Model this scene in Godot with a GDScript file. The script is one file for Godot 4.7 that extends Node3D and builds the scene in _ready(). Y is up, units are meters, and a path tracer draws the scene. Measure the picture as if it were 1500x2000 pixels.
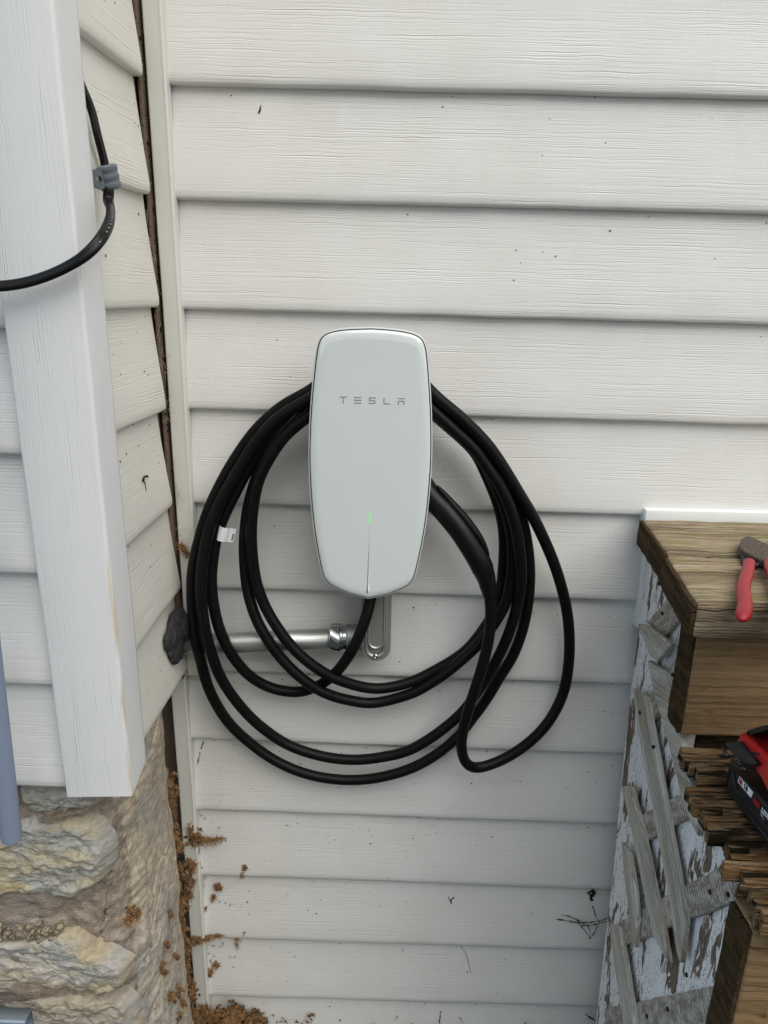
extends Node3D
# A wall charger with its coiled cable on white vinyl siding, in the corner between a bump-out and a worn porch.

const BASE := 1.03            # height of the charger's level above the ground
var used := {}
var nz := FastNoiseLite.new()
var nf := FastNoiseLite.new()
var mats := {}

func numbered(called: String) -> String:
	var n: int = used.get(called, 0)
	used[called] = n + 1
	return called if n == 0 else "%s_%03d" % [called, n]

func tag(o: Node, label: String, category: String, group := "") -> Node:
	o.set_meta("label", label)
	o.set_meta("category", category)
	if group != "":
		o.set_meta("group", group)
	return o

func thing(called: String, label: String, category: String, at := Vector3.ZERO, group := "") -> Node3D:
	var o := Node3D.new()
	o.name = numbered(called)
	add_child(o)
	o.position = at
	tag(o, label, category, group)
	return o

func obj(called: String, mesh: Mesh, m: Material, parent: Node = null) -> MeshInstance3D:
	var o := MeshInstance3D.new()
	o.mesh = mesh
	o.material_override = m
	if parent == null:
		o.name = numbered(called)
		add_child(o)
	else:
		o.name = called
		var have := 0
		for ch in parent.get_children():
			if str(ch.name) == called or (str(ch.name).begins_with(called + "_") and str(ch.name).right(3).is_valid_int()):
				have += 1
		if have > 0:
			o.name = "%s_%03d" % [called, have]
		parent.add_child(o, true)
		if parent is Node3D:
			o.position = -base_of(parent)
	return o

func base_of(n: Node) -> Vector3:
	# shapes are written in scene metres; a part is moved back by where its thing stands
	var p := Vector3.ZERO
	while n != self and n != null:
		if n is Node3D:
			p += (n as Node3D).position
		n = n.get_parent()
	return p

# ---------- shapes ----------
func begin() -> SurfaceTool:
	var st := SurfaceTool.new()
	st.begin(Mesh.PRIMITIVE_TRIANGLES)
	return st

func done(st: SurfaceTool) -> ArrayMesh:
	st.generate_normals()
	return st.commit()

func tri(st: SurfaceTool, a: Vector3, b: Vector3, c: Vector3, ua := Vector2.ZERO, ub := Vector2.ZERO, uc := Vector2.ZERO) -> void:
	st.set_uv(ua); st.add_vertex(a)
	st.set_uv(uc); st.add_vertex(c)
	st.set_uv(ub); st.add_vertex(b)

func sheet(st: SurfaceTool, nu: int, nv: int, pos: Callable, uv: Callable, col = null) -> void:
	# a grid of nu by nv cells; seen from its front u runs right and v runs up
	var p := PackedVector3Array()
	var t := PackedVector2Array()
	var c := PackedColorArray()
	for j in nv + 1:
		for i in nu + 1:
			var u := float(i) / nu
			var v := float(j) / nv
			var q: Vector3 = pos.call(u, v)
			p.append(q)
			t.append(uv.call(u, v))
			if col != null:
				c.append(col.call(q, u, v))
	for j in nv:
		for i in nu:
			var a := j * (nu + 1) + i
			for k in [a, a + nu + 2, a + 1, a, a + nu + 1, a + nu + 2]:
				if col != null:
					st.set_color(c[k])
				st.set_uv(t[k])
				st.add_vertex(p[k])

func flat_uv(u: float, v: float) -> Vector2:
	return Vector2(u, v)

func spline(pts: Array, step: float) -> PackedVector3Array:
	# a smooth line through the points, with a point about every step metres
	var out := PackedVector3Array()
	for i in pts.size() - 1:
		var a: Vector3 = pts[maxi(i - 1, 0)]
		var b: Vector3 = pts[i]
		var c: Vector3 = pts[i + 1]
		var d: Vector3 = pts[mini(i + 2, pts.size() - 1)]
		var n := maxi(1, int(ceil(b.distance_to(c) / step)))
		for k in n:
			out.append(b.cubic_interpolate(c, a, d, float(k) / n))
	out.append(pts[-1])
	return out

func smoothed(p: PackedVector3Array, times: int) -> PackedVector3Array:
	for t in times:
		var q := p.duplicate()
		for i in range(1, p.size() - 1):
			q[i] = (p[i - 1] + p[i] * 2.0 + p[i + 1]) / 4.0
		p = q
	return p

func tube(st: SurfaceTool, p: PackedVector3Array, rad: Callable, sides := 16, wide := 1.0, up0 := Vector3(0.3, 0.2, 1)) -> void:
	# rad(share of the length) gives the radius; wide stretches the section along one side
	var n := p.size()
	var rings: Array = []
	var side := Vector3.ZERO
	var ln := 0.0
	for i in n:
		var d := (p[mini(i + 1, n - 1)] - p[maxi(i - 1, 0)]).normalized()
		if i == 0:
			side = d.cross(up0).normalized()
		side = (side - d * side.dot(d)).normalized()
		var up := side.cross(d).normalized()
		var r: float = rad.call(float(i) / (n - 1))
		if i > 0:
			ln += p[i].distance_to(p[i - 1])
		var ring := PackedVector3Array()
		for k in sides + 1:
			var a := TAU * k / sides
			ring.append(p[i] + side * cos(a) * r * wide + up * sin(a) * r)
		rings.append([ring, ln])
	for i in n - 1:
		var a: PackedVector3Array = rings[i][0]
		var b: PackedVector3Array = rings[i + 1][0]
		for k in sides:
			var u0 := float(k) / sides
			var u1 := float(k + 1) / sides
			var l0: float = rings[i][1]
			var l1: float = rings[i + 1][1]
			tri(st, a[k], b[k + 1], a[k + 1], Vector2(l0, u0), Vector2(l1, u1), Vector2(l0, u1))
			tri(st, a[k], b[k], b[k + 1], Vector2(l0, u0), Vector2(l1, u0), Vector2(l1, u1))
	for k in sides:
		var a: PackedVector3Array = rings[0][0]
		var b: PackedVector3Array = rings[n - 1][0]
		tri(st, p[0], a[k], a[k + 1])
		tri(st, p[n - 1], b[k + 1], b[k])

func steps_of(h: float, r: float, n: int) -> PackedFloat32Array:
	var o := PackedFloat32Array([-h, -h + r * 0.3, -h + r])
	for i in range(1, n):
		o.append(lerpf(-h + r, h - r, float(i) / n))
	o.append_array([h - r, h - r * 0.3, h])
	return o

func rbox(st: SurfaceTool, xf: Transform3D, size: Vector3, r: float, n := Vector3i(1, 1, 1), amp := Vector3.ZERO, freq := 40.0, uvs := 1.0, shape = null, off := Vector2.ZERO) -> void:
	# a box with rounded edges; amp roughens it by a noise of its place; shape(point in -1..1, point) may bend it
	var h := size / 2.0
	r = minf(r, minf(h.x, minf(h.y, h.z)) * 0.98)
	var inner := h - Vector3.ONE * r
	var ax := [steps_of(h.x, r, n.x), steps_of(h.y, r, n.y), steps_of(h.z, r, n.z)]
	for f in 6:
		var a := f / 2
		var s := 1.0 if f % 2 == 0 else -1.0
		var iu := (a + 1) % 3
		var iv := (a + 2) % 3
		var U: PackedFloat32Array = ax[iu]
		var Vv: PackedFloat32Array = ax[iv]
		var pts := PackedVector3Array()
		var uv := PackedVector2Array()
		for v in Vv:
			for u in U:
				var p := Vector3.ZERO
				p[a] = h[a] * s
				p[iu] = u
				p[iv] = v
				var w := Vector2(p.x, p.y) if a == 2 else (Vector2(p.x, p.z + h.y + h.z) if a == 1 else Vector2(p.z * 0.3, p.y))
				var q := p.clamp(-inner, inner)
				if not p.is_equal_approx(q):
					p = q + (p - q).normalized() * r
				if shape != null:
					p = shape.call(Vector3(p.x / h.x, p.y / h.y, p.z / h.z), p)
				p = xf * p
				if amp != Vector3.ZERO:
					var g := p * freq
					p += xf.basis * Vector3(nz.get_noise_3d(g.x, g.y, g.z) * amp.x, nz.get_noise_3d(g.x + 70, g.y * 1.0, g.z + 9) * amp.y, nz.get_noise_3d(g.x + 31, g.y + 55, g.z) * amp.z)
				pts.append(p)
				uv.append((w + off) * uvs)
		var nu := U.size()
		for j in Vv.size() - 1:
			for i in nu - 1:
				var k := j * nu + i
				var q := [k, k + 1, k + nu + 1, k + nu]
				if s < 0:
					q = [k, k + nu, k + nu + 1, k + 1]
				tri(st, pts[q[0]], pts[q[1]], pts[q[2]], uv[q[0]], uv[q[1]], uv[q[2]])
				tri(st, pts[q[0]], pts[q[2]], pts[q[3]], uv[q[0]], uv[q[2]], uv[q[3]])

func ccw(poly: PackedVector2Array) -> PackedVector2Array:
	if Geometry2D.is_polygon_clockwise(poly):
		poly = poly.duplicate()
		poly.reverse()
	return poly

func inset(poly: PackedVector2Array, d: float) -> PackedVector2Array:
	# poly runs counter-clockwise; every corner moves inwards by d
	var o := PackedVector2Array()
	var n := poly.size()
	for i in n:
		var e0 := (poly[i] - poly[(i + n - 1) % n]).normalized()
		var e1 := (poly[(i + 1) % n] - poly[i]).normalized()
		var n0 := Vector2(-e0.y, e0.x)
		var n1 := Vector2(-e1.y, e1.x)
		var b := (n0 + n1).normalized()
		o.append(poly[i] + b * (d / maxf(0.35, b.dot(n0))))
	return o

func slab(st: SurfaceTool, poly: PackedVector2Array, prof: Array, xf: Transform3D, caps := 3, uvx := Transform2D.IDENTITY, smooth := false) -> void:
	# a flat shape with an edge profile of (inset, height) pairs from the back to the front, in the x-y plane of xf
	poly = ccw(poly)
	var rings: Array = []
	for q in prof:
		rings.append(inset(poly, q.x) if q.x != 0.0 else poly)
	var n := poly.size()
	for k in prof.size() - 1:
		st.set_smooth_group(0 if smooth else k + 1)
		for i in n:
			var j := (i + 1) % n
			var a := Vector3(rings[k][i].x, rings[k][i].y, prof[k].y)
			var b := Vector3(rings[k][j].x, rings[k][j].y, prof[k].y)
			var c := Vector3(rings[k + 1][j].x, rings[k + 1][j].y, prof[k + 1].y)
			var d := Vector3(rings[k + 1][i].x, rings[k + 1][i].y, prof[k + 1].y)
			var ua: Vector2 = uvx * rings[k][i] + Vector2(0, prof[k].y)
			var ub: Vector2 = uvx * rings[k][j] + Vector2(0, prof[k].y)
			var uc: Vector2 = uvx * rings[k + 1][j] + Vector2(0, prof[k + 1].y)
			var ud: Vector2 = uvx * rings[k + 1][i] + Vector2(0, prof[k + 1].y)
			tri(st, xf * a, xf * b, xf * c, ua, ub, uc)
			tri(st, xf * a, xf * c, xf * d, ua, uc, ud)
	for e in 2:
		if not (caps & (e + 1)):
			continue
		st.set_smooth_group(0 if smooth else 50 + e)
		var ring: PackedVector2Array = rings[0] if e == 0 else rings[-1]
		var h: float = prof[0].y if e == 0 else prof[-1].y
		var t := Geometry2D.triangulate_polygon(ring)
		for k in range(0, t.size(), 3):
			var q := [ring[t[k]], ring[t[k + 1]], ring[t[k + 2]]]
			var turn: float = (q[1] - q[0]).cross(q[2] - q[0])
			if (turn > 0) == (e == 0):
				q = [q[0], q[2], q[1]]
			tri(st, xf * Vector3(q[0].x, q[0].y, h), xf * Vector3(q[1].x, q[1].y, h), xf * Vector3(q[2].x, q[2].y, h), uvx * q[0], uvx * q[1], uvx * q[2])

func lathe(st: SurfaceTool, prof: Array, xf: Transform3D, sides := 32) -> void:
	# (radius, place along the axis) pairs, turned about the y axis of xf; flat between different pairs
	for k in prof.size() - 1:
		st.set_smooth_group(k + 1)
		for i in sides:
			var a0 := TAU * i / sides
			var a1 := TAU * (i + 1) / sides
			var q := []
			for w in [[prof[k], a0], [prof[k], a1], [prof[k + 1], a1], [prof[k + 1], a0]]:
				q.append(xf * Vector3(w[0].x * cos(w[1]), w[0].y, -w[0].x * sin(w[1])))
			var u0 := float(i) / sides
			var u1 := float(i + 1) / sides
			tri(st, q[0], q[1], q[2], Vector2(prof[k].y, u0), Vector2(prof[k].y, u1), Vector2(prof[k + 1].y, u1))
			tri(st, q[0], q[2], q[3], Vector2(prof[k].y, u0), Vector2(prof[k + 1].y, u1), Vector2(prof[k + 1].y, u0))

func lump(st: SurfaceTool, at: Vector3, size: Vector3, freq: float, amp: float, n := 20, basis := Basis.IDENTITY, col = null) -> void:
	# an uneven ball
	sheet(st, n * 2, n, func(u: float, v: float) -> Vector3:
		var a := u * TAU
		var e := (v - 0.5) * PI
		var d := Vector3(cos(a) * cos(e), sin(e), -sin(a) * cos(e))
		var w := at + basis * (d * size)
		var g := w * freq
		var k := 1.0 + amp * (nz.get_noise_3d(g.x, g.y, g.z) + 0.5 * nz.get_noise_3d(g.x * 2.3, g.y * 2.3, g.z * 2.3 + 40))
		return at + basis * (d * size * k), flat_uv, col)

# ---------- textures ----------
func from_floats(w: int, h: int, a: PackedFloat32Array) -> ImageTexture:
	return ImageTexture.create_from_image(Image.create_from_data(w, h, false, Image.FORMAT_RF, a.to_byte_array()))

func from_rgb(w: int, h: int, a: PackedByteArray) -> ImageTexture:
	return ImageTexture.create_from_image(Image.create_from_data(w, h, false, Image.FORMAT_RGB8, a))

func put(a: PackedByteArray, at: int, c: Color) -> void:
	a[at] = clampi(int(c.r * 255), 0, 255)
	a[at + 1] = clampi(int(c.g * 255), 0, 255)
	a[at + 2] = clampi(int(c.b * 255), 0, 255)

func noise(seed_no: int, freq: float, oct := 3, kind := FastNoiseLite.TYPE_SIMPLEX_SMOOTH) -> FastNoiseLite:
	var n := FastNoiseLite.new()
	n.seed = seed_no
	n.noise_type = kind
	n.frequency = freq
	n.fractal_octaves = oct
	return n

func grain_height(w: int, h: int, strokes: int, seed_no: int, shortest: int, longest: int) -> ImageTexture:
	# pressed wood grain: many fine wavy creases that run along the board
	var rng := RandomNumberGenerator.new()
	rng.seed = seed_no
	var a := PackedFloat32Array()
	a.resize(w * h)
	a.fill(0.6)
	var wav := noise(seed_no + 1, 0.011, 2)
	var den := noise(seed_no + 2, 0.006, 2)
	for s in strokes:
		var x0 := rng.randi() % w
		var y0 := rng.randf() * h
		var ln := rng.randi_range(shortest, longest)
		var thick := rng.randf_range(0.7, 1.5)
		var deep := rng.randf_range(0.08, 0.4) * clampf(0.65 + 1.1 * den.get_noise_2d(x0 * 0.6, y0 * 2.0), 0.1, 1.2)
		var drift := rng.randf_range(-0.012, 0.012)
		for i in ln:
			var x := (x0 + i) % w
			var tt := float(i) / ln
			var y := y0 + drift * i + 2.2 * wav.get_noise_2d(x0 + i, y0 * 1.4)
			var amp := deep * sin(PI * tt)
			for k in range(-3, 5):
				var yy := int(floor(y)) + k
				var d := (yy - y) / thick
				var at := posmod(yy, h) * w + x
				a[at] += amp * (0.45 * exp(-(d - 1.6) * (d - 1.6)) - exp(-d * d))
	return from_floats(w, h, a)

func wood(w: int, h: int, seed_no: int, dark: Color, mid: Color, light: Color, rings: float, cracks: int, stain = null) -> Array:
	# boards: grain along u. Returns (colour, height)
	var rng := RandomNumberGenerator.new()
	rng.seed = seed_no
	var big := noise(seed_no, 0.004, 3)
	var fine := noise(seed_no + 3, 0.05, 3)
	var patch := noise(seed_no + 5, 0.008, 4)
	var rgb := PackedByteArray()
	rgb.resize(w * h * 3)
	var hh := PackedFloat32Array()
	hh.resize(w * h)
	var crk := PackedFloat32Array()
	crk.resize(w * h)
	for s in cracks:
		var x0 := rng.randi() % w
		var y0 := rng.randf() * h
		var ln := rng.randi_range(w / 14, w / 2)
		var deep := rng.randf_range(0.3, 1.0)
		var thick := rng.randf_range(0.5, 1.2)
		for i in ln:
			var x := (x0 + i) % w
			var y := y0 + 10.0 * big.get_noise_2d((x0 + i) * 1.5, y0 * 3.0) + 1.5 * fine.get_noise_2d((x0 + i) * 0.6, y0)
			var amp := deep * pow(sin(PI * float(i) / ln), 0.6)
			for k in range(-2, 4):
				var yy := int(floor(y)) + k
				var d := (yy - y) / thick
				var at := posmod(yy, h) * w + x
				crk[at] = maxf(crk[at], amp * exp(-d * d))
	for y in h:
		for x in w:
			var at := y * w + x
			var b := big.get_noise_2d(x * 0.35, y * 2.2)
			var g := 0.5 + 0.5 * sin((y * 0.06 + b * 5.0) * rings)
			var fi := 0.45 * fine.get_noise_2d(x * 0.05, y * 2.6) + 0.4 * fine.get_noise_2d(x * 0.025 + 90.0, y * 0.9) + 0.45 * fine.get_noise_2d(x * 0.35 + 40.0, y * 5.0)
			var t := clampf(0.5 + 0.30 * (g - 0.5) + 0.8 * fi, 0.0, 1.0)
			var c := dark.lerp(mid, t * 2.0) if t < 0.5 else mid.lerp(light, t * 2.0 - 1.0)
			if stain != null:
				c = stain.call(c, patch.get_noise_2d(x * 0.35, y * 1.5), x, y, fi)
			var k := crk[at]
			c = c.lerp(dark * 0.35, clampf(k * 0.95, 0.0, 1.0))
			put(rgb, at * 3, c)
			hh[at] = 0.7 + 0.22 * (g - 0.5) + 0.25 * fi - 0.8 * k
	return [from_rgb(w, h, rgb), from_floats(w, h, hh)]

func mat(c: Color, rough: float, metal := 0.0, spec := 0.5) -> StandardMaterial3D:
	var m := StandardMaterial3D.new()
	m.albedo_color = c
	m.roughness = rough
	m.metallic = metal
	m.metallic_specular = spec
	return m

func relief(m: StandardMaterial3D, t: Texture2D, cm: float) -> StandardMaterial3D:
	m.heightmap_enabled = true
	m.heightmap_texture = t
	m.heightmap_scale = cm
	return m

func triplanar(m: StandardMaterial3D, s: float) -> StandardMaterial3D:
	m.uv1_triplanar = true
	m.uv1_world_triplanar = true
	m.uv1_scale = Vector3(s, s, s)
	return m

func lin(r: float, g: float, b: float) -> Color:
	return Color(r, g, b).linear_to_srgb()

func _ready() -> void:
	# ---------- camera, sky, sun, exposure ----------
	var cam := Camera3D.new()
	cam.name = "camera"
	cam.transform = Transform3D(Basis(Vector3(0.99957, 0.02028, -0.02094), Vector3(-0.02550, 0.95651, -0.29058), Vector3(0.01413, 0.29099, 0.95662)), Vector3(0.0406, 1.2801, 0.9578))
	cam.fov = 71.925
	cam.near = 0.02
	cam.far = 200.0
	add_child(cam)
	var sky_look := ProceduralSkyMaterial.new()
	sky_look.sky_top_color = Color(0.72, 0.85, 1.0)
	sky_look.sky_horizon_color = Color(0.84, 0.91, 0.98)
	sky_look.sky_curve = 0.2
	sky_look.ground_bottom_color = Color(0.2, 0.2, 0.18)
	sky_look.ground_horizon_color = Color(0.4, 0.42, 0.4)
	sky_look.sun_angle_max = 1.0
	var sky := Sky.new()
	sky.sky_material = sky_look
	var env := Environment.new()
	env.background_mode = Environment.BG_SKY
	env.sky = sky
	env.background_energy_multiplier = 1.0
	env.tonemap_mode = Environment.TONE_MAPPER_LINEAR
	env.tonemap_exposure = 2.12
	env.sdfgi_enabled = true
	env.ssao_enabled = true
	env.ssil_enabled = true
	var we := WorldEnvironment.new()
	we.name = "world_environment"
	we.environment = env
	add_child(we)
	var sun := DirectionalLight3D.new()
	sun.name = "sun"
	sun.light_color = Color(1.0, 0.99, 0.97)
	sun.light_energy = 0.42
	sun.light_angular_distance = 60.0
	sun.shadow_enabled = true
	sun.transform = Transform3D.IDENTITY.looking_at(Vector3(-0.45, -1.0, -0.75), Vector3.UP)
	add_child(sun)

	nz.seed = 11
	nz.noise_type = FastNoiseLite.TYPE_SIMPLEX_SMOOTH
	nz.frequency = 1.0
	nz.fractal_octaves = 3
	nf.seed = 12
	nf.frequency = 1.0
	nf.fractal_octaves = 5
	make_materials()
	build_ground()
	build_back_wall()
	build_side_wall()
	build_front_wall()
	build_foundation()
	build_porch()
	build_charger()
	build_cable()
	build_conduit()
	build_left_things()
	build_tools()
	build_debris()
	build_yard()

func make_materials() -> void:
	var grain := grain_height(2048, 512, 4200, 5, 40, 340)
	var fine_grain := grain_height(1024, 512, 2600, 8, 60, 420)
	var soil := noise(21, 0.018, 4)
	var speck := noise(22, 0.35, 2)
	var w := 1024
	var h := 512
	var a := PackedByteArray()
	a.resize(w * h * 3)
	for y in h:
		for x in w:
			var s := soil.get_noise_2d(x * 0.5, y * 0.22)
			var k := speck.get_noise_2d(x, y)
			var c := Color(0.864, 0.864, 0.858).lerp(Color(0.850, 0.846, 0.832), clampf(0.5 + s * 0.9, 0.0, 1.0))
			if k > 0.55 - 0.25 * maxf(s, 0.0):
				c = c.lerp(Color(0.55, 0.50, 0.43), clampf((k - 0.5) * 1.3, 0.0, 0.22))
			put(a, (y * w + x) * 3, c)
	var tint := from_rgb(w, h, a)
	var vinyl := mat(Color.WHITE, 0.48)
	vinyl.albedo_texture = tint
	vinyl.uv1_scale = Vector3(0.9, 4.6, 1)
	mats.vinyl = relief(vinyl, grain, 0.042)
	mats.cream = vinyl.duplicate()
	mats.cream.albedo_color = Color(1.0, 0.99, 0.965)
	mats.cream = relief(mats.cream, grain, 0.055)
	var post := mat(Color.WHITE, 0.5)
	post.vertex_color_use_as_albedo = true
	post.uv1_scale = Vector3(1.3, 6.0, 1)
	mats.post = relief(post, grain, 0.045)
	var trim := mat(Color(0.84, 0.84, 0.81), 0.45)
	trim.uv1_scale = Vector3(0.9, 4.5, 1)
	mats.trim = relief(trim, fine_grain, 0.004)
	mats.white_trim = mat(Color(0.89, 0.90, 0.90), 0.4)
	mats.dirty = triplanar(relief(mat(Color(0.42, 0.36, 0.30), 0.9), from_noise(31, 0.06, 4), 0.2), 9.0)

	# worn porch wood
	var moss := func(c: Color, p: float, _x: int, _y: int, fi: float) -> Color:
		c = c.lerp(Color(0.45, 0.45, 0.28), clampf(p * 1.8 - 0.25, 0.0, 0.5))
		return c.lerp(Color(0.34, 0.29, 0.22), clampf((-p - 0.25) * 2.0 + fi * 0.5, 0.0, 0.4))
	var t: Array = wood(1024, 512, 41, Color(0.36, 0.30, 0.24), Color(0.56, 0.50, 0.41), Color(0.68, 0.63, 0.53), 0.6, 170, moss)
	mats.tread = relief(mat(Color.WHITE, 0.8, 0.0, 0.3), t[1], 0.28)
	mats.tread.albedo_texture = t[0]
	mats.tread.uv1_scale = Vector3(2.2, 4.4, 1)
	var blot := func(c: Color, p: float, _x: int, _y: int, fi: float) -> Color:
		return c.lerp(Color(0.20, 0.14, 0.09), clampf((p - 0.42) * 3.0 + fi * 0.3, 0.0, 0.6))
	t = wood(1024, 512, 43, Color(0.40, 0.31, 0.22), Color(0.53, 0.43, 0.31), Color(0.61, 0.51, 0.38), 0.5, 14, blot)
	mats.riser = relief(mat(Color.WHITE, 0.7, 0.0, 0.3), t[1], 0.05)
	mats.riser.albedo_texture = t[0]
	mats.riser.uv1_scale = Vector3(2.0, 4.0, 1)
	var rot := func(c: Color, p: float, _x: int, _y: int, fi: float) -> Color:
		c = c.lerp(Color(0.55, 0.40, 0.25), clampf(p * 2.0, 0.0, 0.5))
		return c.lerp(Color(0.13, 0.12, 0.09), clampf((-p - 0.08) * 4.0 + fi, 0.0, 0.85))
	t = wood(1024, 512, 47, Color(0.27, 0.22, 0.16), Color(0.51, 0.44, 0.34), Color(0.70, 0.63, 0.51), 1.0, 130, rot)
	mats.rotten = relief(mat(Color(0.86, 0.84, 0.82), 0.9, 0.0, 0.2), t[1], 0.3)
	mats.rotten.albedo_texture = t[0]
	mats.rotten.uv1_scale = Vector3(3.0, 5.0, 1)
	var end := func(c: Color, p: float, _x: int, _y: int, fi: float) -> Color:
		return c.lerp(Color(0.17, 0.19, 0.10), clampf(p * 2.0 + fi * 0.4, 0.0, 0.6))
	t = wood(512, 256, 49, Color(0.13, 0.10, 0.07), Color(0.26, 0.20, 0.14), Color(0.36, 0.28, 0.20), 1.2, 30, end)
	mats.end_grain = relief(mat(Color.WHITE, 0.9, 0.0, 0.2), t[1], 0.15)
	mats.end_grain.albedo_texture = t[0]
	mats.end_grain.uv1_scale = Vector3(6, 6, 1)
	# grey lattice slats, with the ribs the saw left across them
	t = wood(1024, 256, 53, Color(0.50, 0.49, 0.46), Color(0.70, 0.69, 0.65), Color(0.82, 0.81, 0.78), 0.6, 14, func(c: Color, p: float, _x: int, _y: int, fi: float) -> Color:
		c = c.lerp(Color(0.66, 0.61, 0.52), clampf(p * 1.6, 0.0, 0.4))
		return c.lerp(Color(0.82, 0.83, 0.84), clampf((fi - 0.22) * 3.0 - p, 0.0, 0.5)))
	mats.slat = relief(mat(Color.WHITE, 0.85, 0.0, 0.25), t[1], 0.08)
	mats.slat.albedo_texture = t[0]
	mats.slat.uv1_scale = Vector3(3.0, 12.0, 1)
	mats.slat_ribbed = ribbed()
	mats.panel = peeling()

	# stone and mortar: colour comes with the points of the shapes
	mats.stone = mat(Color.WHITE, 0.92, 0.0, 0.25)
	mats.stone.vertex_color_use_as_albedo = true
	relief(triplanar(mats.stone, 6.0), strata(), 0.16)
	mats.mortar = mat(Color.WHITE, 0.95, 0.0, 0.2)
	mats.mortar.vertex_color_use_as_albedo = true
	relief(triplanar(mats.mortar, 8.0), from_noise(62, 0.09, 5), 0.28)
	mats.foam = mat(Color(1, 0.98, 0.96), 0.95, 0.0, 0.2)
	mats.foam.vertex_color_use_as_albedo = true
	relief(triplanar(mats.foam, 16.0), from_noise(63, 0.09, 4), 0.35)
	mats.fibre = mat(Color(0.60, 0.46, 0.30), 0.9, 0.0, 0.2)
	mats.speck = mat(Color(0.16, 0.12, 0.09), 0.9, 0.0, 0.2)
	mats.web = mat(Color(0.62, 0.56, 0.48), 0.9, 0.0, 0.2)
	mats.grime = mat(Color(0.46, 0.40, 0.33), 0.9, 0.0, 0.2)
	mats.soil = triplanar(relief(mat(Color(0.29, 0.30, 0.265), 0.95, 0.0, 0.2), from_noise(64, 0.04, 5), 1.5), 2.0)

	# charger and cable
	mats.shell = mat(Color(0.80, 0.82, 0.83), 0.35)
	mats.gasket = mat(Color(0.10, 0.11, 0.12), 0.6)
	mats.glass = mat(Color(0.84, 0.868, 0.866), 0.05)
	mats.glass.clearcoat_enabled = true
	mats.glass.clearcoat = 1.0
	mats.glass.clearcoat_roughness = 0.02
	mats.letter = mat(Color(0.50, 0.52, 0.53), 0.35)
	mats.hairline = mat(Color(0.74, 0.77, 0.775), 0.3)
	mats.rubber = relief(mat(Color(0.07, 0.066, 0.072), 0.42, 0.0, 0.28), from_noise(71, 0.2, 2), 0.004)
	mats.rubber.albedo_texture = blotches(Color(0.80, 0.80, 0.82), Color(1.25, 1.22, 1.2) * 0.8)
	mats.rubber.uv1_scale = Vector3(5, 1, 1)
	mats.grip = mat(Color(0.06, 0.058, 0.066), 0.34, 0.0, 0.35)
	mats.paper = mat(Color(0.90, 0.91, 0.93), 0.5)
	mats.ink = mat(Color(0.12, 0.12, 0.13), 0.6)
	mats.print = mat(Color(0.55, 0.56, 0.60), 0.6)
	# metals
	var scr := from_noise(72, 0.05, 4)
	mats.pipe = mat(Color(0.72, 0.73, 0.72), 0.42, 0.85)
	relief(mats.pipe, streaks(), 0.02)
	mats.pipe.uv1_scale = Vector3(4, 1, 1)
	mats.zinc = mat(Color(0.75, 0.77, 0.78), 0.2, 1.0)
	mats.cast = triplanar(relief(mat(Color(0.56, 0.56, 0.57), 0.5, 0.7), scr, 0.03), 20.0)
	mats.cover = triplanar(relief(mat(Color(0.66, 0.67, 0.64), 0.42, 0.7), scr, 0.02), 24.0)
	mats.galvanized = triplanar(relief(mat(Color(0.60, 0.65, 0.70), 0.38, 0.65), scr, 0.02), 10.0)
	mats.putty = triplanar(relief(mat(Color(0.17, 0.17, 0.18), 0.75), from_noise(73, 0.05, 4), 0.06), 12.0)
	mats.grey_plastic = mat(Color(0.40, 0.43, 0.46), 0.6)
	mats.pvc = triplanar(relief(mat(Color(0.48, 0.53, 0.62), 0.5), scr, 0.02), 14.0)
	mats.black_plastic = mat(Color(0.09, 0.09, 0.10), 0.4)
	# tools
	mats.red_grip = mat(Color(0.58, 0.11, 0.15), 0.5)
	mats.red = mat(Color(0.70, 0.09, 0.09), 0.45)
	mats.rust = triplanar(relief(mat(Color.WHITE, 0.5, 0.5), from_noise(74, 0.08, 4), 0.05), 30.0)
	mats.rust.albedo_texture = blotches(Color(0.25, 0.18, 0.14), Color(0.42, 0.37, 0.34))
	mats.dark_steel = mat(Color(0.26, 0.27, 0.28), 0.4, 0.8)
	mats.tool_black = triplanar(relief(mat(Color(0.10, 0.10, 0.105), 0.5), from_noise(75, 0.3, 2), 0.01), 30.0)
	mats.nail = mat(Color(0.20, 0.12, 0.09), 0.7, 0.4)

func from_noise(seed_no: int, freq: float, oct: int) -> ImageTexture:
	var n := noise(seed_no, freq, oct)
	var im := n.get_seamless_image(512, 512)
	return ImageTexture.create_from_image(im)

func blotches(a: Color, b: Color) -> ImageTexture:
	var n := noise(78, 0.03, 4)
	var rgb := PackedByteArray()
	rgb.resize(256 * 256 * 3)
	for y in 256:
		for x in 256:
			put(rgb, (y * 256 + x) * 3, a.lerp(b, clampf(0.5 + 1.2 * n.get_noise_2d(x, y), 0.0, 1.0)))
	return from_rgb(256, 256, rgb)

func streaks() -> ImageTexture:
	var n := noise(77, 0.05, 3)
	var a := PackedFloat32Array()
	a.resize(512 * 256)
	for y in 256:
		for x in 512:
			a[y * 512 + x] = 0.5 + 0.5 * n.get_noise_2d(x * 0.12, y * 1.5)
	return from_floats(512, 256, a)

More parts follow.
